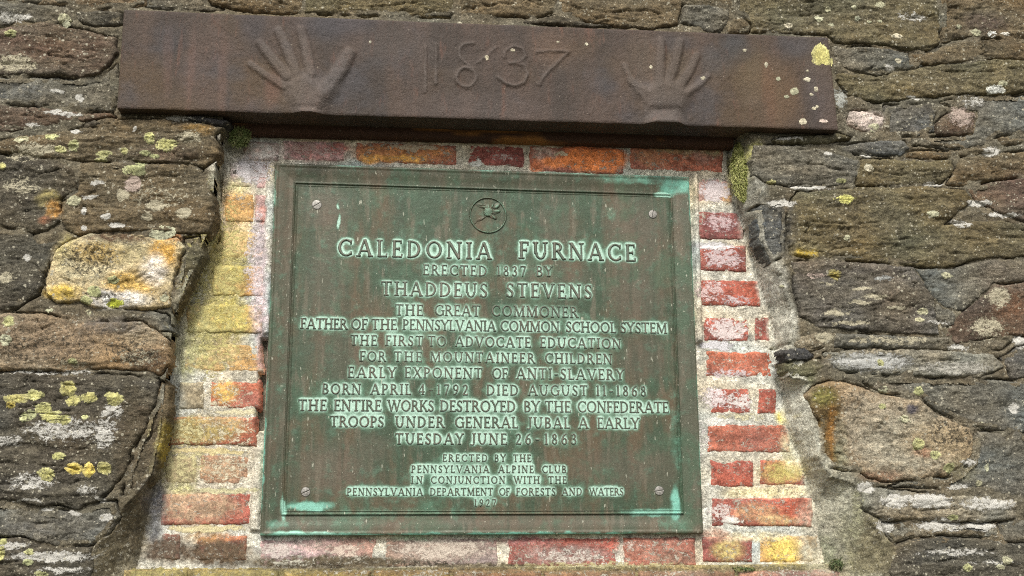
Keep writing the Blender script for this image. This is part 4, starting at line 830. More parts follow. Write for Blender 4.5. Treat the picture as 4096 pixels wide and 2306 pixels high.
# ------------------------------------------------------------------ the rusted plate under and behind the beam
pl = UP([(585, 312), (1842, 348), (1842, 372), (585, 336)], .012)
zt = float(UP([(1200, 296)], .012)[0, 1])
def plate_edge(x, top): 
    a, b = (pl[0], pl[1]) if top else (pl[3], pl[2]); return a[1] + (b[1] - a[1]) * (x - a[0]) / (b[0] - a[0])
xs = np.linspace(pl[0, 0], pl[1, 0], 420); 
rows = []
prof = [(.045, .020), (.0, .020), (-.1, .019), (-.45, .021), (-.8, .018), (-.97, .014), (-1.0, .008), (-1.0, -.03)]
gx = []; 
for (tv, hv) in prof:
    top = plate_edge(xs, True); bot = plate_edge(xs, False) + .0016 * fbm(xs * 40, xs * 0 + 2, 5, 4)
    zrow = top + tv if tv > 0 else top + (bot - top) * (-tv)
    rows.append((xs, zrow, hv + .0022 * fbm(xs * 45, zrow * 45 + hv * 90, 31, 4) * (tv < 0)))
Xp = np.stack([r[0] for r in rows]); Zp = np.stack([r[1] for r in rows]); Hp = np.stack([r[2] + 0 * r[0] for r in rows])
def rust_paint(x, z, h):
    n = len(x); t = fbm(x * 10, z * 60, 77, 3)
    sc = colour_base(n, (.055, .024, .014)); sc = sc + (np.array((.30, .13, .03)) - sc) * (sst(.25, .65, t + .45 * np.exp(-((x - .42) / .12) ** 2)))[:, None]
    return dict(stain_hi=np.full(n, .8), scol=sc)
pe = field_arrays('rusted_plate', Xp, Zp, Hp, np.ones(Xp.shape, bool), M_RUST, None, None, rust_paint)
# seen from below its faces look towards the viewer
tag(pe, 'dark flaking rusted iron plate between the beam and the bricks', 'iron plate')

# ------------------------------------------------------------------ bronze plaque
M_BRZ, nt, b = new_mat('patinated_bronze'); n = N(nt)
vv = n.mapping((1, 1, .16)); iso = n.mapping((1, 1, 1))
s1 = n.noise(vv, 22, 6, .62, .3); s2 = n.noise(vv, 85, 5, .65); lw = n.noise(iso, 7, 5, .6, .6); g = n.noise(iso, 520, 3, .7); md = n.noise(iso, 48, 6, .68)
c = n.mix(n.rng(n.math('ADD', n.math('MULTIPLY', s1, .6), n.math('MULTIPLY', lw, .5)), .50, .66), (.044, .068, .040), (.096, .074, .044))
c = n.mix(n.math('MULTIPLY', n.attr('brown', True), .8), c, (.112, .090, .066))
c = n.mix(n.math('MULTIPLY', n.rng(s2, .52, .66), .55), c, (.145, .125, .09)); c = n.mix(n.math('MULTIPLY', n.rng(n.noise(n.mapping((1, 1, .07)), 60, 4, .6), .52, .66), .5), c, (.045, .055, .034))
c = n.mix(n.math('MULTIPLY', n.rng(md, .5, .7), .35), c, (.07, .14, .095)); c = n.mix(n.math('MULTIPLY', n.rng(n.noise(iso, 11, 6, .65, .5), .5, .66), .6), c, (.055, .105, .062))
vm = n.rng(n.math('ADD', n.math('MULTIPLY', n.math('SUBTRACT', md, .5), 1.1), n.attr('verd', True)), .04, .62)
vc = n.mix(n.rng(n.attr('verd', True), .22, .75), (.11, .21, .14), (.38, .55, .45))
vc = n.mix(n.attr('teal', True), vc, (.12, .42, .33))
c = n.mix(vm, c, vc)
c = n.mix(n.math('MULTIPLY', n.attr('dark_line', True), .7), c, (.03, .032, .022))
gg = n.rng(g, .3, .7, .74, 1.32, False); cb = nt.nodes.new('ShaderNodeCombineXYZ'); [n.link(gg, cb.inputs[i]) for i in range(3)]
c = n.mix(1.0, c, cb.outputs[0], 'MULTIPLY')
sp = n.rng(n.noise(iso, 330, 2, .5), .70, .74); sp2 = n.rng(n.noise(n.mapping((1, 1, .3)), 230, 2, .4), .725, .75)
c = n.mix(n.math('MULTIPLY', sp, .75), c, (.58, .56, .45)); c = n.mix(n.math('MULTIPLY', sp2, .55), c, (.5, .5, .40))
n.link(n.rng(lw, .35, .65, .42, .60), b.inputs['Roughness']); n.link(c, b.inputs['Base Color']); b.inputs['Specular IOR Level'].default_value = .35; b.inputs['Metallic'].default_value = .12
n.link(n.bump(n.math('ADD', n.math('MULTIPLY', g, .4), md), .0009), b.inputs['Normal'])

H_FLD = .0030
def on_plaque(px, py, h=H_FLD): x, z = unproj(px, py, h); return float(x), float(z)
# ---- Roman capitals as strokes: ('l', x0,y0,x1,y1,w) bar, ('a', cx,cy,rx,ry,a0,a1,thick,thin) arc, ('s', x,y,len) serif
T, t_ = .128, .075
def GL():
    G = {}
    def S(x, y, l=.26): return ('s', x, y, l)
    G['I'] = (.36, [('l',.18,0,.18,1,T), S(.18,0,.30), S(.18,1,.30)])
    G['A'] = (.92, [('l',.12,0,.45,1,t_), ('l',.80,0,.46,1,T), ('l',.24,.34,.70,.34,t_), S(.12,0,.24), S(.80,0,.28)])
    G['B'] = (.68, [('l',.16,0,.16,1,T), ('a',.30,.74,.26,.215,-90,90,T,t_), ('a',.30,.27,.31,.235,-90,90,T,t_), ('l',.10,.955,.32,.955,t_), ('l',.14,.52,.32,.52,t_), ('l',.10,.042,.32,.042,t_)])
    G['C'] = (.86, [('a',.50,.50,.42,.47,48,312,T,t_), ('l',.77,.70,.79,.95,t_*.8), ('l',.77,.28,.80,.10,t_*.8)])
    G['D'] = (.86, [('l',.16,0,.16,1,T), ('a',.32,.50,.44,.455,-90,90,T,t_), ('l',.06,.955,.34,.955,t_), ('l',.06,.045,.34,.045,t_)])
    G['E'] = (.64, [('l',.16,0,.16,1,T), ('l',.06,.957,.56,.957,t_), ('l',.14,.51,.46,.51,t_), ('l',.06,.042,.60,.042,t_), ('l',.54,.80,.54,1,t_*.7), ('l',.575,0,.60,.20,t_*.7), ('l',.45,.41,.45,.61,t_*.6)])
    G['F'] = (.60, [('l',.16,0,.16,1,T), ('l',.06,.957,.56,.957,t_), ('l',.14,.51,.46,.51,t_), ('l',.54,.78,.54,1,t_*.7), ('l',.45,.41,.45,.61,t_*.6), S(.16,0,.32)])
    G['G'] = (.90, [('a',.50,.50,.42,.47,48,322,T,t_), ('l',.77,.70,.79,.95,t_*.8), ('l',.80,.06,.80,.44,T), S(.78,.44,.28)])
    G['H'] = (.92, [('l',.18,0,.18,1,T), ('l',.74,0,.74,1,T), ('l',.18,.51,.74,.51,t_), S(.18,0,.32), S(.18,1,.32), S(.74,0,.32), S(.74,1,.32)])
    G['J'] = (.42, [('l',.27,.16,.27,1,T), ('a',.08,.16,.24,.24,-120,0,T*.8,t_*1.3), S(.27,1,.32)])
    G['K'] = (.80, [('l',.16,0,.16,1,T), ('l',.18,.42,.66,1,t_), ('l',.32,.56,.70,0,T), S(.16,0,.30), S(.16,1,.30), S(.64,1,.24), S(.70,0,.26)])
    G['L'] = (.62, [('l',.16,0,.16,1,T), ('l',.06,.042,.58,.042,t_), ('l',.55,0,.58,.22,t_*.7), S(.16,1,.32)])
    G['M'] = (1.06, [('l',.14,0,.16,1,t_), ('l',.17,1,.52,.05,T), ('l',.52,.05,.86,1,t_), ('l',.88,0,.88,1,T), S(.14,0,.24), S(.88,0,.30), S(.14,1,.22), S(.90,1,.24)])
    G['N'] = (.90, [('l',.15,0,.15,1,t_), ('l',.15,1,.74,0,T), ('l',.74,0,.74,1,t_), S(.15,0,.26), S(.12,1,.22), S(.74,1,.28)])
    G['O'] = (.98, [('a',.49,.50,.42,.47,0,360,T,t_)])
    G['P'] = (.66, [('l',.16,0,.16,1,T), ('a',.30,.71,.28,.245,-90,90,T,t_), ('l',.06,.955,.32,.955,t_), ('l',.14,.465,.32,.465,t_), S(.16,0,.32)])
    G['R'] = (.78, [('l',.16,0,.16,1,T), ('a',.30,.73,.27,.225,-90,90,T,t_), ('l',.06,.955,.32,.955,t_), ('l',.14,.505,.32,.505,t_), ('l',.36,.50,.70,0,T), S(.16,0,.30), S(.71,0,.20)])
    G['S'] = (.60, [('a',.31,.745,.215,.225,30,265,t_*1.05,t_), ('a',.29,.26,.24,.235,85,-155,T,t_), ('l',.11,.68,.48,.33,T), ('l',.50,.76,.51,.95,t_*.7), ('l',.07,.06,.08,.26,t_*.7)])
    G['T'] = (.80, [('l',.40,0,.40,1,T), ('l',.06,.957,.74,.957,t_), ('l',.08,.78,.06,1,t_*.7), ('l',.72,.78,.74,1,t_*.7), S(.40,0,.30)])
    G['U'] = (.90, [('l',.17,.32,.17,1,T), ('l',.73,.32,.73,1,t_), ('a',.45,.34,.28,.32,180,360,T*.9,t_), S(.17,1,.30), S(.73,1,.26)])
    G['V'] = (.90, [('l',.12,1,.46,0,T), ('l',.78,1,.46,0,t_), S(.12,1,.28), S(.78,1,.24)])
    G['W'] = (1.26, [('l',.10,1,.40,0,T), ('l',.64,.96,.40,0,t_), ('l',.62,.96,.90,0,T), ('l',1.16,1,.90,0,t_), S(.10,1,.26), S(.62,1,.24), S(1.16,1,.22)])
    G['X'] = (.86, [('l',.14,1,.72,0,T), ('l',.72,1,.12,0,t_), S(.14,1,.26), S(.72,0,.26), S(.72,1,.22), S(.12,0,.22)])
    G['Y'] = (.82, [('l',.10,1,.41,.48,T), ('l',.72,1,.41,.48,t_), ('l',.41,0,.41,.5,T), S(.10,1,.26), S(.72,1,.22), S(.41,0,.28)])
    G['1'] = (.36, [('l',.20,0,.20,1,T), ('l',.08,.86,.20,.98,t_), S(.20,0,.28)])
    G['2'] = (.58, [('a',.28,.72,.22,.24,160,-30,T,t_), ('l',.46,.62,.10,.06,t_*1.2), ('l',.06,.05,.52,.05,T*.8), ('l',.52,.02,.54,.2,t_*.7)])
    G['3'] = (.54, [('a',.24,.75,.20,.21,150,-80,T,t_), ('a',.24,.27,.24,.24,90,-150,T,t_)])
    G['4'] = (.66, [('l',.44,0,.44,1,T), ('l',.44,.98,.06,.30,t_), ('l',.05,.29,.62,.29,t_), S(.44,0,.26)])
    G['6'] = (.62, [('a',.31,.30,.24,.27,0,360,T,t_), ('a',.56,.32,.49,.66,180,100,T,t_)])
    G['7'] = (.54, [('l',.06,.955,.50,.955,T*.8), ('l',.49,.94,.20,0,T*.85), ('l',.06,.78,.06,1,t_*.7)])
    G['8'] = (.58, [('a',.29,.74,.19,.21,0,360,T*.9,t_), ('a',.29,.27,.235,.235,0,360,T*.9,t_)])
    G['9'] = (.62, [('a',.31,.70,.24,.27,0,360,T,t_), ('a',.06,.68,.49,.66,0,-80,T,t_)])
    G['-'] = (.46, [('l',.08,.42,.38,.42,T*.7)])
    return G
GLY = GL()
def glyph_sdf(ch, x, y):
    d = np.full(x.shape, -9.0)
    def bar(x0, y0, x1, y1, w):
        L = math.hypot(x1 - x0, y1 - y0); ux, uy = (x1 - x0) / L, (y1 - y0) / L
        a = (x - x0) * ux + (y - y0) * uy - L / 2; c = -(x - x0) * uy + (y - y0) * ux
        return np.minimum(L / 2 - np.abs(a), w / 2 - np.abs(c))
    for e in GLY[ch][1]:
        if e[0] == 'l': d = np.maximum(d, bar(*e[1:]))
        elif e[0] == 's': d = np.maximum(d, bar(e[1] - e[3] / 2, e[2] + (.032 if e[2] < .5 else -.032), e[1] + e[3] / 2, e[2] + (.032 if e[2] < .5 else -.032), .064))
        else:
            _, cx, cy, rx, ry, a0, a1, wk, wn = e; k = 30; pr = None
            for i in range(k + 1):
                a = math.radians(a0 + (a1 - a0) * i / k); px, py = cx + (rx - .05) * math.cos(a), cy + (ry - .02) * math.sin(a)
                w = wn + (wk - wn) * abs(math.cos(a)) ** 1.5
                if pr is not None:
                    ex, ey = px - pr[0], py - pr[1]; tt = np.clip(((x - pr[0]) * ex + (y - pr[1]) * ey) / (ex * ex + ey * ey), 0, 1)
                    d = np.maximum(d, w / 2 - np.hypot(x - pr[0] - ex * tt, y - pr[1] - ey * tt))
                pr = (px, py)
    return d
WORDS = [  # words: text, x from, x to, baseline y, cap height (tracing px); one list per line
 [('CALEDONIA',848,1237,None),('FURNACE',1305,1600,None),(646.5,657.0,43)],
 [('ERECTED',1063,1226,None),('1837',1249,1323,None),('BY',1348,1391,None),(693.0,696.5,26.5)],
 [('THADDEUS',957,1227,None),('STEVENS',1272,1490,None),(745.0,752.0,36)],
 [('THE',993,1065,None),('GREAT',1092,1209,None),('COMMONER',1235,1455,None),(794.0,799.5,28)],
 [('FATHER',755,874,None),('OF',882,925,None),('THE',933,999,None),('PENNSYLVANIA',1012,1248,None),('COMMON',1258,1408,None),('SCHOOL',1423,1551,None),('SYSTEM',1560,1679,None),(827.5,839.5,27)],
 [('THE',880,949,None),('FIRST',969,1065,None),('TO',1075,1123,None),('ADVOCATE',1144,1336,None),('EDUCATION',1358,1563,None),(869.0,878.0,26)],
 [('FOR',904,971,None),('THE',990,1062,None),('MOUNTAINEER',1082,1346,None),('CHILDREN',1370,1540,None),(909.5,916.5,26)],
 [('EARLY',874,997,None),('EXPONENT',1017,1214,None),('OF',1237,1278,None),('ANTI-SLAVERY',1298,1571,None),(950.5,956.5,27.5)],
 [('BORN',809,908,None),('APRIL',931,1035,None),('4-1792',1052,1178,None),('DIED',1223,1305,None),('AUGUST',1328,1479,None),('11-1868',1499,1626,None),(992.0,997.7,27)],
 [('THE',749,822,None),('ENTIRE',839,960,None),('WORKS',974,1092,None),('DESTROYED',1106,1298,None),('BY',1317,1359,None),('THE',1370,1437,None),('CONFEDERATE',1452,1683,None),(1033.8,1039.5,28.5)],
 [('TROOPS',829,966,None),('UNDER',993,1118,None),('GENERAL',1143,1304,None),('JUBAL',1327,1435,None),('A',1454,1481,None),('EARLY',1502,1609,None),(1074.6,1079.6,28)],
 [('TUESDAY',993,1167,None),('JUNE',1185,1276,None),('26',1296,1337,None),('-',1345,1359,None),('1863',1369,1451,None),(1118.5,1119.0,28)],
 [('ERECTED',1113,1227,None),('BY',1243,1273,None),('THE',1290,1337,None),(1161.8,1162.2,18.5)],
 [('PENNSYLVANIA',1034,1231,None),('ALPINE',1253,1343,None),('CLUB',1363,1425,None),(1189.8,1190.2,18.5)],
 [('IN',1034,1063,None),('CONJUNCTION',1083,1271,None),('WITH',1292,1358,None),('THE',1379,1426,None),(1217.0,1217.0,18.5)],
 [('PENNSYLVANIA',872,1064,None),('DEPARTMENT',1081,1241,None),('OF',1255,1283,None),('FORESTS',1298,1398,None),('AND',1413,1465,None),('WATERS',1482,1569,None),(1247.2,1246.6,19)],
 [('1927',1193,1248,None),(1274.5,1274.5,18.5)],
]
place = []                              # (char, x, z, width scale, height scale, line)
for li, ws in enumerate(WORDS):
    y0, y1, cap = ws[-1]; ws = ws[:-1]
    xa, xb = ws[0][1], ws[-1][2]
    for (txt, wx0, wx1, _) in ws:
        ym = y0 + (y1 - y0) * ((wx0 + wx1) / 2 - xa) / (xb - xa)
        X0_, Zb = on_plaque(wx0, ym); X1_, _z = on_plaque(wx1, ym)
        Zb = on_plaque((wx0 + wx1) / 2, ym)[1]; Zt = on_plaque((wx0 + wx1) / 2, ym - cap)[1]
        hgt = Zt - Zb; adv = sum(GLY[c][0] for c in txt); wid = X1_ - X0_
        sx = hgt * .98; gap = (wid - adv * sx) / max(len(txt) - 1, 1)
        if gap < hgt * .0 or len(txt) == 1:
            gap = 0.0 if len(txt) == 1 else hgt * .0; sx = (wid - gap * (len(txt) - 1)) / adv
        if gap > hgt * .42: sx *= 1.08; gap = (wid - adv * sx) / (len(txt) - 1)
        x = X0_
        for c in txt:
            place.append((c, x, Zb, sx, hgt, li)); x += GLY[c][0] * sx + gap
# ---- where verdigris has bloomed around the letters
gs = .0010; rx_, rz_ = np.arange(0, W_PL, gs), np.arange(0, H_PL, gs)
ink = np.zeros((len(rz_), len(rx_)))
STR = [1.1,.75,.75,.68,.95,.85,.8,.9,.82,1.1,1.05,1.1,1.2,1.3,1.3,1.3,.9]
for (c, x, zb, sx, hg, li) in place:
    i0, i1 = int(x / gs) - 2, int((x + GLY[c][0] * sx) / gs) + 3; j0, j1 = int(zb / gs) - 2, int((zb + hg) / gs) + 3
    gx, gz = np.meshgrid((rx_[i0:i1] - x) / sx, (rz_[j0:j1] - zb) / hg)
    ink[j0:j1, i0:i1] = np.maximum(ink[j0:j1, i0:i1], (glyph_sdf(c, gx, gz) > -.03) * STR[li])
def blur(a, s):
    r = int(4 * s / gs) + 1; k = np.exp(-.5 * (np.arange(-r, r + 1) * gs / s) ** 2); k /= k.sum()
    a = np.apply_along_axis(lambda v: np.convolve(v, k, 'same'), 0, a); return np.apply_along_axis(lambda v: np.convolve(v, k, 'same'), 1, a)
VB = np.clip(0.6 * blur(ink, .0018) + 1.5 * blur(ink, .0042), 0, 1.5)
VB = VB + .8 * blur(ink, .012)
def samp(A, x, z):
    i = np.clip((x / gs).astype(int), 0, A.shape[1] - 1); j = np.clip((z / gs).astype(int), 0, A.shape[0] - 1); return A[j, i]
VBLOB = [(1640,1290,90,12,.7,.6),(1700,1270,16,50,.9,.8),(780,1275,70,14,.9,.7),(712,1280,8,40,.9,.4),(1668,490,26,9,1.2,.2),(1500,820,190,30,.35,.1),(850,520,5,8,.9,.1),(853,560,4,24,1.1,.1),(1050,600,60,60,.25,.3),(1220,640,500,70,.16,.2),
 (1200,560,90,40,.12,.2),(1700,470,50,26,.7,.9),(1610,455,140,12,.55,.6),(1540,540,16,20,.4,.1),(880,590,30,25,.25,.3),(1100,1240,260,60,.22,.3),(1000,1290,330,20,.30,.4),(780,1345,140,7,.8,.5),(1300,1344,400,6,.6,.8),(700,1000,10,500,.22,.5),(1745,560,9,120,.6,.9),(1700,1100,20,160,.3,.6),
 (664,1100,5,260,.6,.8),(700,1320,40,14,.5,.5),(830,1318,120,14,.25,.1),(1700,1320,50,26,.35,.1),(1575,540,40,30,.0,.0),(1580,1180,60,90,.12,.4),(560,0,1,1,0,0)]
BBLOB = [(820,530,60,60,.9),(1600,600,80,120,.9),(1600,740,70,90,.8),(820,700,60,160,.6),(1620,900,70,60,.7),(860,880,100,80,.5),(1560,1180,120,60,.7),(840,1180,110,70,.8),(1130,700,60,60,.4),(1400,600,50,120,.45),(720,900,12,420,.6),(1740,1000,14,300,.5),(1240,1318,520,18,.75),(1660,1180,60,80,.6),(930,1130,60,40,.6),(1400,700,100,60,.5)]  # brown tarnish; the bottom frame blob also paints in its sky sheen
def blobsum(x, z, L, k):
    out = np.zeros(len(x)); te = np.zeros(len(x)); wx = x + .006 * fbm(x * 40, z * 40, 5, 3); wz = z + .006 * fbm(x * 40, z * 40, 9, 3)
    for bl in L:
        cx, cz = on_plaque(bl[0], bl[1]); ex = abs(on_plaque(bl[0] + bl[2], bl[1])[0] - cx); ez = abs(on_plaque(bl[0], bl[1] + bl[3])[1] - cz)
        w = (1 - sst(.35, 1.4, np.sqrt(((wx - cx) / ex) ** 2 + ((wz - cz) / ez) ** 2))) * bl[4]
        out = np.maximum(out, w)
        if k: te = np.maximum(te, w * bl[5])
    return out, te
def bronze_paint(x, z, h):
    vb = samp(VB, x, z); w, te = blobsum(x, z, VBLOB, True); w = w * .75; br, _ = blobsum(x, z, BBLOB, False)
    e = np.minimum(np.minimum(x, W_PL - x), np.minimum(z, H_PL - z)); br = np.maximum(br, .75 * (e < .0345) * (.7 + .6 * fbm(x * 9, z * 9, 61, 3)))
    edge = .95 * np.exp(-np.maximum(e, 0) / .0022) * sst(-.3, .3, fbm(x * 12, z * 12, 51, 3))
    verd = np.maximum(np.maximum(vb, w), edge) - .06
    vbn = vb * (.85 + .5 * fbm(x * 9, z * 14, 53, 3)); verd = np.maximum(verd * 0 + vbn, np.maximum(w, edge)) - .04
    dark_line = .75 * np.exp(-((e - .0362) / .0012) ** 2) * (z > H_PL * .2) + .5 * np.exp(-((e - .0412) / .001) ** 2)  # bead lines darkened, the outer one left off towards the bottom
    return dict(verd=verd, teal=np.clip(te + .6 * edge, 0, 1), brown=np.clip(br, 0, 1), dark_line=dark_line * .8)
def plaque_h(X, Z):
    e = np.minimum(np.minimum(X, W_PL - X), np.minimum(Z, H_PL - Z))
    h = np.interp(e, [0, .0008, .0030, .0045, .0075, .012, .018, .026, .033, .0350, .0362, .0374, .0392, .0405, .0420, .0435, 1],
                  [.0045, .0066, .0074, .0074, .0060, .0056, .0046, .0028, .0018, .0018, .0052, .0052, .0026, .0024, .0040, H_FLD, H_FLD])
    return h + .00022 * fbm(X * 30, Z * 30, 55, 4) + .0006 * fbm(X * 5, Z * 5, 57, 2)
def pax(L):
    b = np.array([0, .0004, .0008, .0018, .0030, .0038, .0045, .006, .0075, .010, .0125, .015, .018, .021, .024, .027, .030, .033, .034, .035, .0356, .0362, .0368, .0374, .0383, .0392, .0398, .0405, .0412, .042, .0428, .0435])
    return np.concatenate([b, np.arange(.0450, L - .0449, .0014), (L - b)[::-1]])
def bax(L):                                                           # finer along the rim
    b = pax(L); out = [b[0]]
    for q in b[1:]:
        k = max(1, int(math.ceil((q - out[-1]) / .0016))); s0 = out[-1]
        out += [s0 + (q - s0) * (i + 1) / k for i in range(k)]
    return np.array(out)
plq = empty('bronze_plaque', 'green patinated bronze plaque headed CALEDONIA FURNACE', 'plaque', (W_PL / 2, 0, 0))
X, Z = np.meshgrid(bax(W_PL), bax(H_PL)); HQ = plaque_h(X, Z)
E_ = np.minimum(np.minimum(X, W_PL - X), np.minimum(Z, H_PL - Z)); inn = E_[:-1, :-1] >= .04345; inn &= E_[1:, 1:] >= .04345
K1 = np.ones(X.shape, bool)
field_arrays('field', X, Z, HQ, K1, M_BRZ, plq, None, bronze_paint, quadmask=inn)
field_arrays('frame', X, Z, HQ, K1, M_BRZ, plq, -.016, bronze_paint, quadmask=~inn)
# ---- letters
LH = .0021
def glyph_grid(ch, cell):
    adv = GLY[ch][0]; X, Y = np.meshgrid(np.arange(-.08, adv + .10, cell), np.arange(-.06, 1.07, cell))
    return X, Y, glyph_sdf(ch, X, Y)
gcache = {}
def letter_mesh(ch, cell):
    if ch in gcache: return gcache[ch]
    X, Y, d = glyph_grid(ch, cell)
    bev = .045; hh = np.clip((d + .018) / bev, -.4, 1); k = d > -.018 - cell * 1.2
    idx = np.arange(X.size).reshape(X.shape); q = k[:-1, :-1] & k[1:, :-1] & k[:-1, 1:] & k[1:, 1:]
    q &= (np.maximum(np.maximum(d[:-1, :-1], d[1:, 1:]), np.maximum(d[1:, :-1], d[:-1, 1:])) > -.018)
    f = np.stack([idx[:-1, :-1][q], idx[:-1, 1:][q], idx[1:, 1:][q], idx[1:, :-1][q]], 1); used = np.unique(f); rm = np.full(X.size, -1); rm[used] = np.arange(len(used)); f = rm[f]
    x, y, h, dd = X.ravel()[used], Y.ravel()[used], hh.ravel()[used], d.ravel()[used]
    gcache[ch] = (x, y, h, dd, f); return gcache[ch]
M_LET, nt, b = new_mat('bronze_letter'); n = N(nt); iso = n.mapping((1, 1, 1))
g = n.noise(iso, 400, 3, .7); md = n.noise(iso, 30, 5, .65)
c = n.mix(n.rng(md, .42, .6), (.085, .100, .070), (.12, .108, .078))
c = n.mix(n.math('MULTIPLY', n.rng(g, .5, .7), .30), c, (.24, .34, .26))
c = n.mix(n.attr('dark_line', True), c, (.030, .042, .030))
n.link(c, b.inputs['Base Color']); b.inputs['Roughness'].default_value = .42; b.inputs['Metallic'].default_value = .15
meshes = {}
small = {}
for (c, x, zb, sx, hg, li) in place:
    xs_, ys_, hs_, ds_, f_ = letter_mesh(c, .034)
    dark_line = .7 * (1 - sst(-.012, .030, ds_))  # dirty outline, darker towards the letter edge
    if li >= 12:
        small.setdefault(li, []).append((xs_ * sx + x, ys_ * hg + zb, hs_, dark_line, f_)); continue
    if c not in meshes:
        o = mesh_arrays('letter', np.stack([xs_, -hs_, ys_], 1), f_, M_LET, None, dict(dark_line=dark_line), origin=(0, 0, 0)); meshes[c] = o.data
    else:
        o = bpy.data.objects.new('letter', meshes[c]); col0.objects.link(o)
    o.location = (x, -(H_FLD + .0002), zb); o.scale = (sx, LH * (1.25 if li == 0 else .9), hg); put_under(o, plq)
for li, L in small.items():
    co, fs, so, nn = [], [], [], 0
    for (a, bz, hh, so_, f_) in L:
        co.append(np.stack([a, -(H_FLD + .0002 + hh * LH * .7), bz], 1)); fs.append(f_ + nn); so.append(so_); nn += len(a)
    o = mesh_arrays('inscription_line', np.concatenate(co), np.concatenate(fs), M_LET, plq, dict(dark_line=np.concatenate(so)))
    o['kind'] = 'stuff'
    o['label'] = 'small raised lettering: ' + ' '.join(w[0] for w in WORDS[li][:-1])
# ---- round emblem with a laurel flower
ex, ez = on_plaque(1227.5, 542); er = abs(on_plaque(1227.5 + 45, 542)[0] - ex)
def zf(l): return [on_plaque(629 + x * .33315, 483 + y * .33315) for x, y in l]
def emblem_parts(X, Z):
    r = np.hypot(X - ex, Z - ez); ring = .0026 * sst(0, 1, 1 - np.abs(r - er) / .0024)
    F = np.zeros(X.shape)
    def blob(p, rx, rz, a, hh):
        cx, cz = zf([p])[0]; s = .0000 + .33315 * .000737; ca, sa = math.cos(math.radians(a)), math.sin(math.radians(a))
        u, v = (X - cx) * ca + (Z - cz) * sa, -(X - cx) * sa + (Z - cz) * ca
        return hh * np.sqrt(np.clip(1 - (u / (1.2 * rx * s)) ** 2 - (v / (1.35 * rz * s)) ** 2, 0, 1))
    for a in [((1757,108),44,15,-14,.0024),((1800,120),30,14,-60,.0028),((1862,108),30,16,48,.0026),((1858,150),32,15,12,.0026),((1836,190),30,13,-22,.0024),((1798,152),32,30,0,.0042),((1798,175),30,12,-10,.0036),((1740,206),30,10,30,.0022),((1830,110),26,9,70,.0022)]:
        F = np.maximum(F, blob(*a))
    st = zf([(1790,178),(1765,198),(1735,206),(1712,222),(1698,240)])
    for i in range(len(st) - 1):
        d, t = seg(X, Z, *st[i], *st[i + 1]); F = np.maximum(F, .0018 * np.exp(-(d / .0011) ** 2))
    for p in [(1757,108)]:
        cx, cz = zf([p])[0]; F = F - .0016 * np.clip(1 - np.hypot((X - cx) / .0075, (Z - cz) / .0022), 0, 1)
    vein = .0005 * np.sin(np.arctan2(Z - zf([(1798,152)])[0][1], X - zf([(1798,152)])[0][0]) * 14) * (F > .0008)
    return ring, np.maximum(F + vein, 0), r
X, Z = np.meshgrid(np.arange(ex - er - .004, ex + er + .004, .00055), np.arange(ez - er - .004, ez + er + .004, .00055))
ring, F, R_ = emblem_parts(X, Z); base = plaque_h(X, Z)
def emb_paint(x, z, h):
    n_ = len(x); hh = h - H_FLD; return dict(verd=.10 + .25 * (hh > .0022), teal=np.zeros(n_), brown=np.full(n_, .5), dark_line=.7 * np.exp(-((hh - .0003) / .0006) ** 2))  # darker at the foot of the raised parts
em = field_arrays('emblem_ring', X, Z, base + ring + .00015 - .0012 * (ring <= 0), ring > -1, M_BRZ, plq, None, emb_paint, quadmask=kq(ring > .0001))
fl = field_arrays('flower_emblem', X, Z, base + F - .0002, F > -1, M_BRZ, plq, None, emb_paint, quadmask=kq(F > .0002))
fl['label'] = 'raised flower inside the ring near the top of the plaque'
# ---- screws
M_SCR, nt, b = new_mat('screw_steel'); n = N(nt); iso = n.mapping((1, 1, 1))
c = n.mix(n.rng(n.noise(iso, 260, 4), .4, .6), (.20, .19, .17), (.36, .34, .31)); c = n.mix(n.attr('dark_line', True), c, (.05, .05, .045)); n.link(c, b.inputs['Base Color']); b.inputs['Metallic'].default_value = .35; b.inputs['Roughness'].default_value = .45
for (px, py, pr, ang) in [(797,515.6,12.5,35),(1642,539.6,10.5,80),(769,1238,12,25),(1658.4,1235,11.5,10)]:
    cx, cz = on_plaque(px, py); r0 = abs(on_plaque(px + pr, py)[0] - cx); a = math.radians(ang)
    rr = np.linspace(0, 1.12, 15)[:, None] * r0; th = np.linspace(0, 2 * np.pi, 49)[None, :]
    X, Z = cx + rr * np.cos(th), cz + rr * np.sin(th); q = rr / r0 + 0 * th
    gX, gZ = np.meshgrid(np.arange(cx - 1.15 * r0, cx + 1.15 * r0, .0004), np.arange(cz - 1.15 * r0, cz + 1.15 * r0, .0004))
    R0 = np.hypot(gX - cx, gZ - cz) / r0; v = -(gX - cx) * math.sin(a) + (gZ - cz) * math.cos(a)
    slot = np.clip(1.6 - np.abs(v) / .00055, 0, 1) * (R0 < .93)
    hh = H_FLD + .0016 * np.sqrt(np.clip(1 - (R0 * .82) ** 2, 0, 1)) - .0015 * slot - .004 * sst(.97, 1.1, R0)
    o = field_arrays('screw', gX, gZ, hh, R0 < 1.08, M_SCR, plq, None, lambda x, z, h: dict(dark_line=np.clip((np.clip(1.5 - np.abs(-(x - cx) * math.sin(a) + (z - cz) * math.cos(a)) / .0006, 0, 1)) * (np.hypot(x - cx, z - cz) < .9 * r0) + sst(.86, .97, np.hypot(x - cx, z - cz) / r0), 0, 1) * .85))  # darker in the slot and around the rim
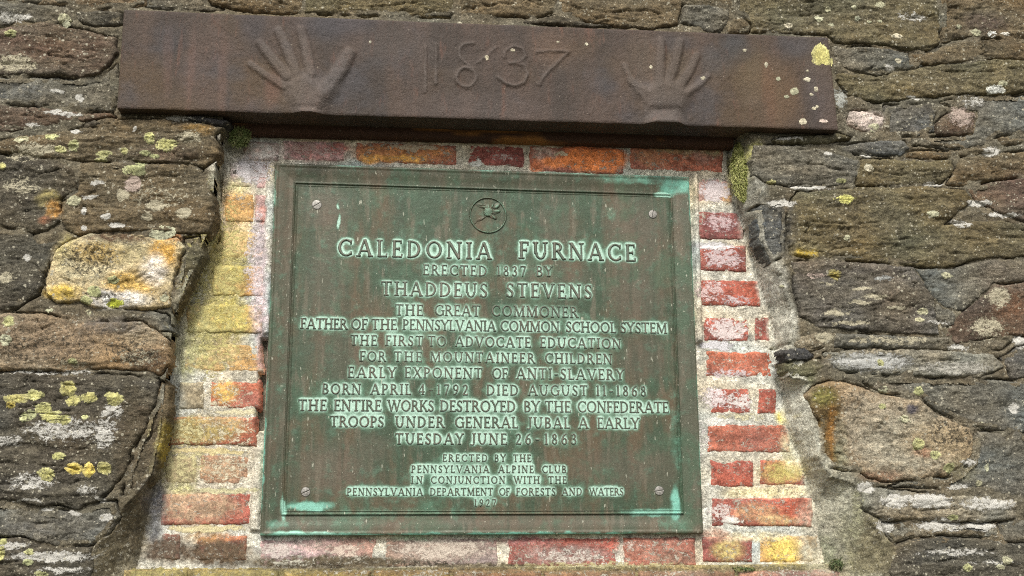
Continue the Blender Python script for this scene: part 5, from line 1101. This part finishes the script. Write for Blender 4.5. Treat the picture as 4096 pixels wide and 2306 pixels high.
# ------------------------------------------------------------------ moss tufts
M_MOSS, nt, b = new_mat('moss'); n = N(nt); g = n.noise(n.mapping((1, 1, 1)), 90, 4)
c = n.mix(n.rng(g, .4, .6), n.attr('c1'), n.attr('c2')); n.link(c, b.inputs['Base Color']); b.inputs['Roughness'].default_value = .8
def tuft(name, label, px, py, rx, ry, h, cnt, c1, c2, ln, seed, down=.3):
    R = random.Random(seed); cx, cz = [float(v) for v in unproj(px, py, h)]; sx = abs(float(unproj(px + rx, py, h)[0]) - cx); sz = abs(float(unproj(px, py + ry, h)[1]) - cz)
    co, fs = [], []
    for i in range(cnt):
        a = R.uniform(0, 6.283); r = math.sqrt(R.random()); bx, bz = cx + sx * r * math.cos(a), cz + sz * r * math.sin(a)
        dome = h + .012 * (1 - r * r) - .004
        dx, dz, dh = R.gauss(0, .5), R.gauss(-down, .5), R.uniform(.4, 1.0); m = math.sqrt(dx * dx + dz * dz + dh * dh); l = ln * R.uniform(.5, 1.2) / m
        dx, dz, dh = dx * l, dz * l, dh * l; w = R.uniform(.0005, .0011); wa = R.uniform(0, 3.14); wx, wz = w * math.cos(wa), w * math.sin(wa)
        k = len(co)
        co += [(bx - wx, -dome, bz - wz), (bx + wx, -dome, bz + wz), (bx + dx * .55 + wx, -(dome + dh * .6), bz + dz * .45 + wz), (bx + dx * .55 - wx, -(dome + dh * .6), bz + dz * .45 - wz), (bx + dx, -(dome + dh * .9), bz + dz * 1.1), (bx + dx, -(dome + dh * .9), bz + dz * 1.1 + .0002)]
        fs += [(k, k + 1, k + 2, k + 3), (k + 3, k + 2, k + 4, k + 5)]
    o = mesh_arrays(name, co, fs, M_MOSS, None, dict(c1=colour_base(len(co), c1), c2=colour_base(len(co), c2)), smooth=False)
    tag(o, label, 'moss', group='moss growing in the wall'); return o
tuft('moss_tuft', 'bright green moss tuft under the left end of the iron beam', 603, 345, 26, 24, .018, 1800, (.15,.20,.06), (.24,.25,.10), .009, 1)
tuft('moss_tuft', 'long yellow green moss hanging beside the top right brick corner', 1866, 430, 26, 74, .024, 3600, (.42,.42,.16), (.24,.26,.07), .010, 2, .8)
tuft('moss_tuft', 'dark green grassy tuft at the lower right brick corner', 2105, 1420, 17, 14, .016, 260, (.08,.12,.045), (.15,.15,.07), .011, 3)
tuft('moss_tuft', 'tiny mossy fringe on the sill below the bricks', 1872, 1432, 30, 5, .016, 160, (.08,.12,.04), (.16,.16,.05), .006, 4)
# ------------------------------------------------------------------ the ground in front of the wall
M_GR, nt, b = new_mat('trodden_grass'); n = N(nt); g = n.noise(n.mapping((1, 1, 1)), 3, 6)
n.link(n.mix(n.rng(g, .4, .6), (.05, .06, .03), (.10, .085, .06)), b.inputs['Base Color']); b.inputs['Roughness'].default_value = .95
gx = np.linspace(-40, 40, 81); Xg, Yg = np.meshgrid(gx, gx - 39.1)
Zg = GZ + .03 * fbm(Xg * .7, Yg * .7, 3, 3); idx = np.arange(Xg.size).reshape(Xg.shape)
f = np.stack([idx[:-1, :-1].ravel(), idx[:-1, 1:].ravel(), idx[1:, 1:].ravel(), idx[1:, :-1].ravel()], 1)
o = mesh_arrays('ground', np.stack([Xg.ravel(), Yg.ravel(), Zg.ravel()], 1), f, M_GR); o['kind'] = 'structure'
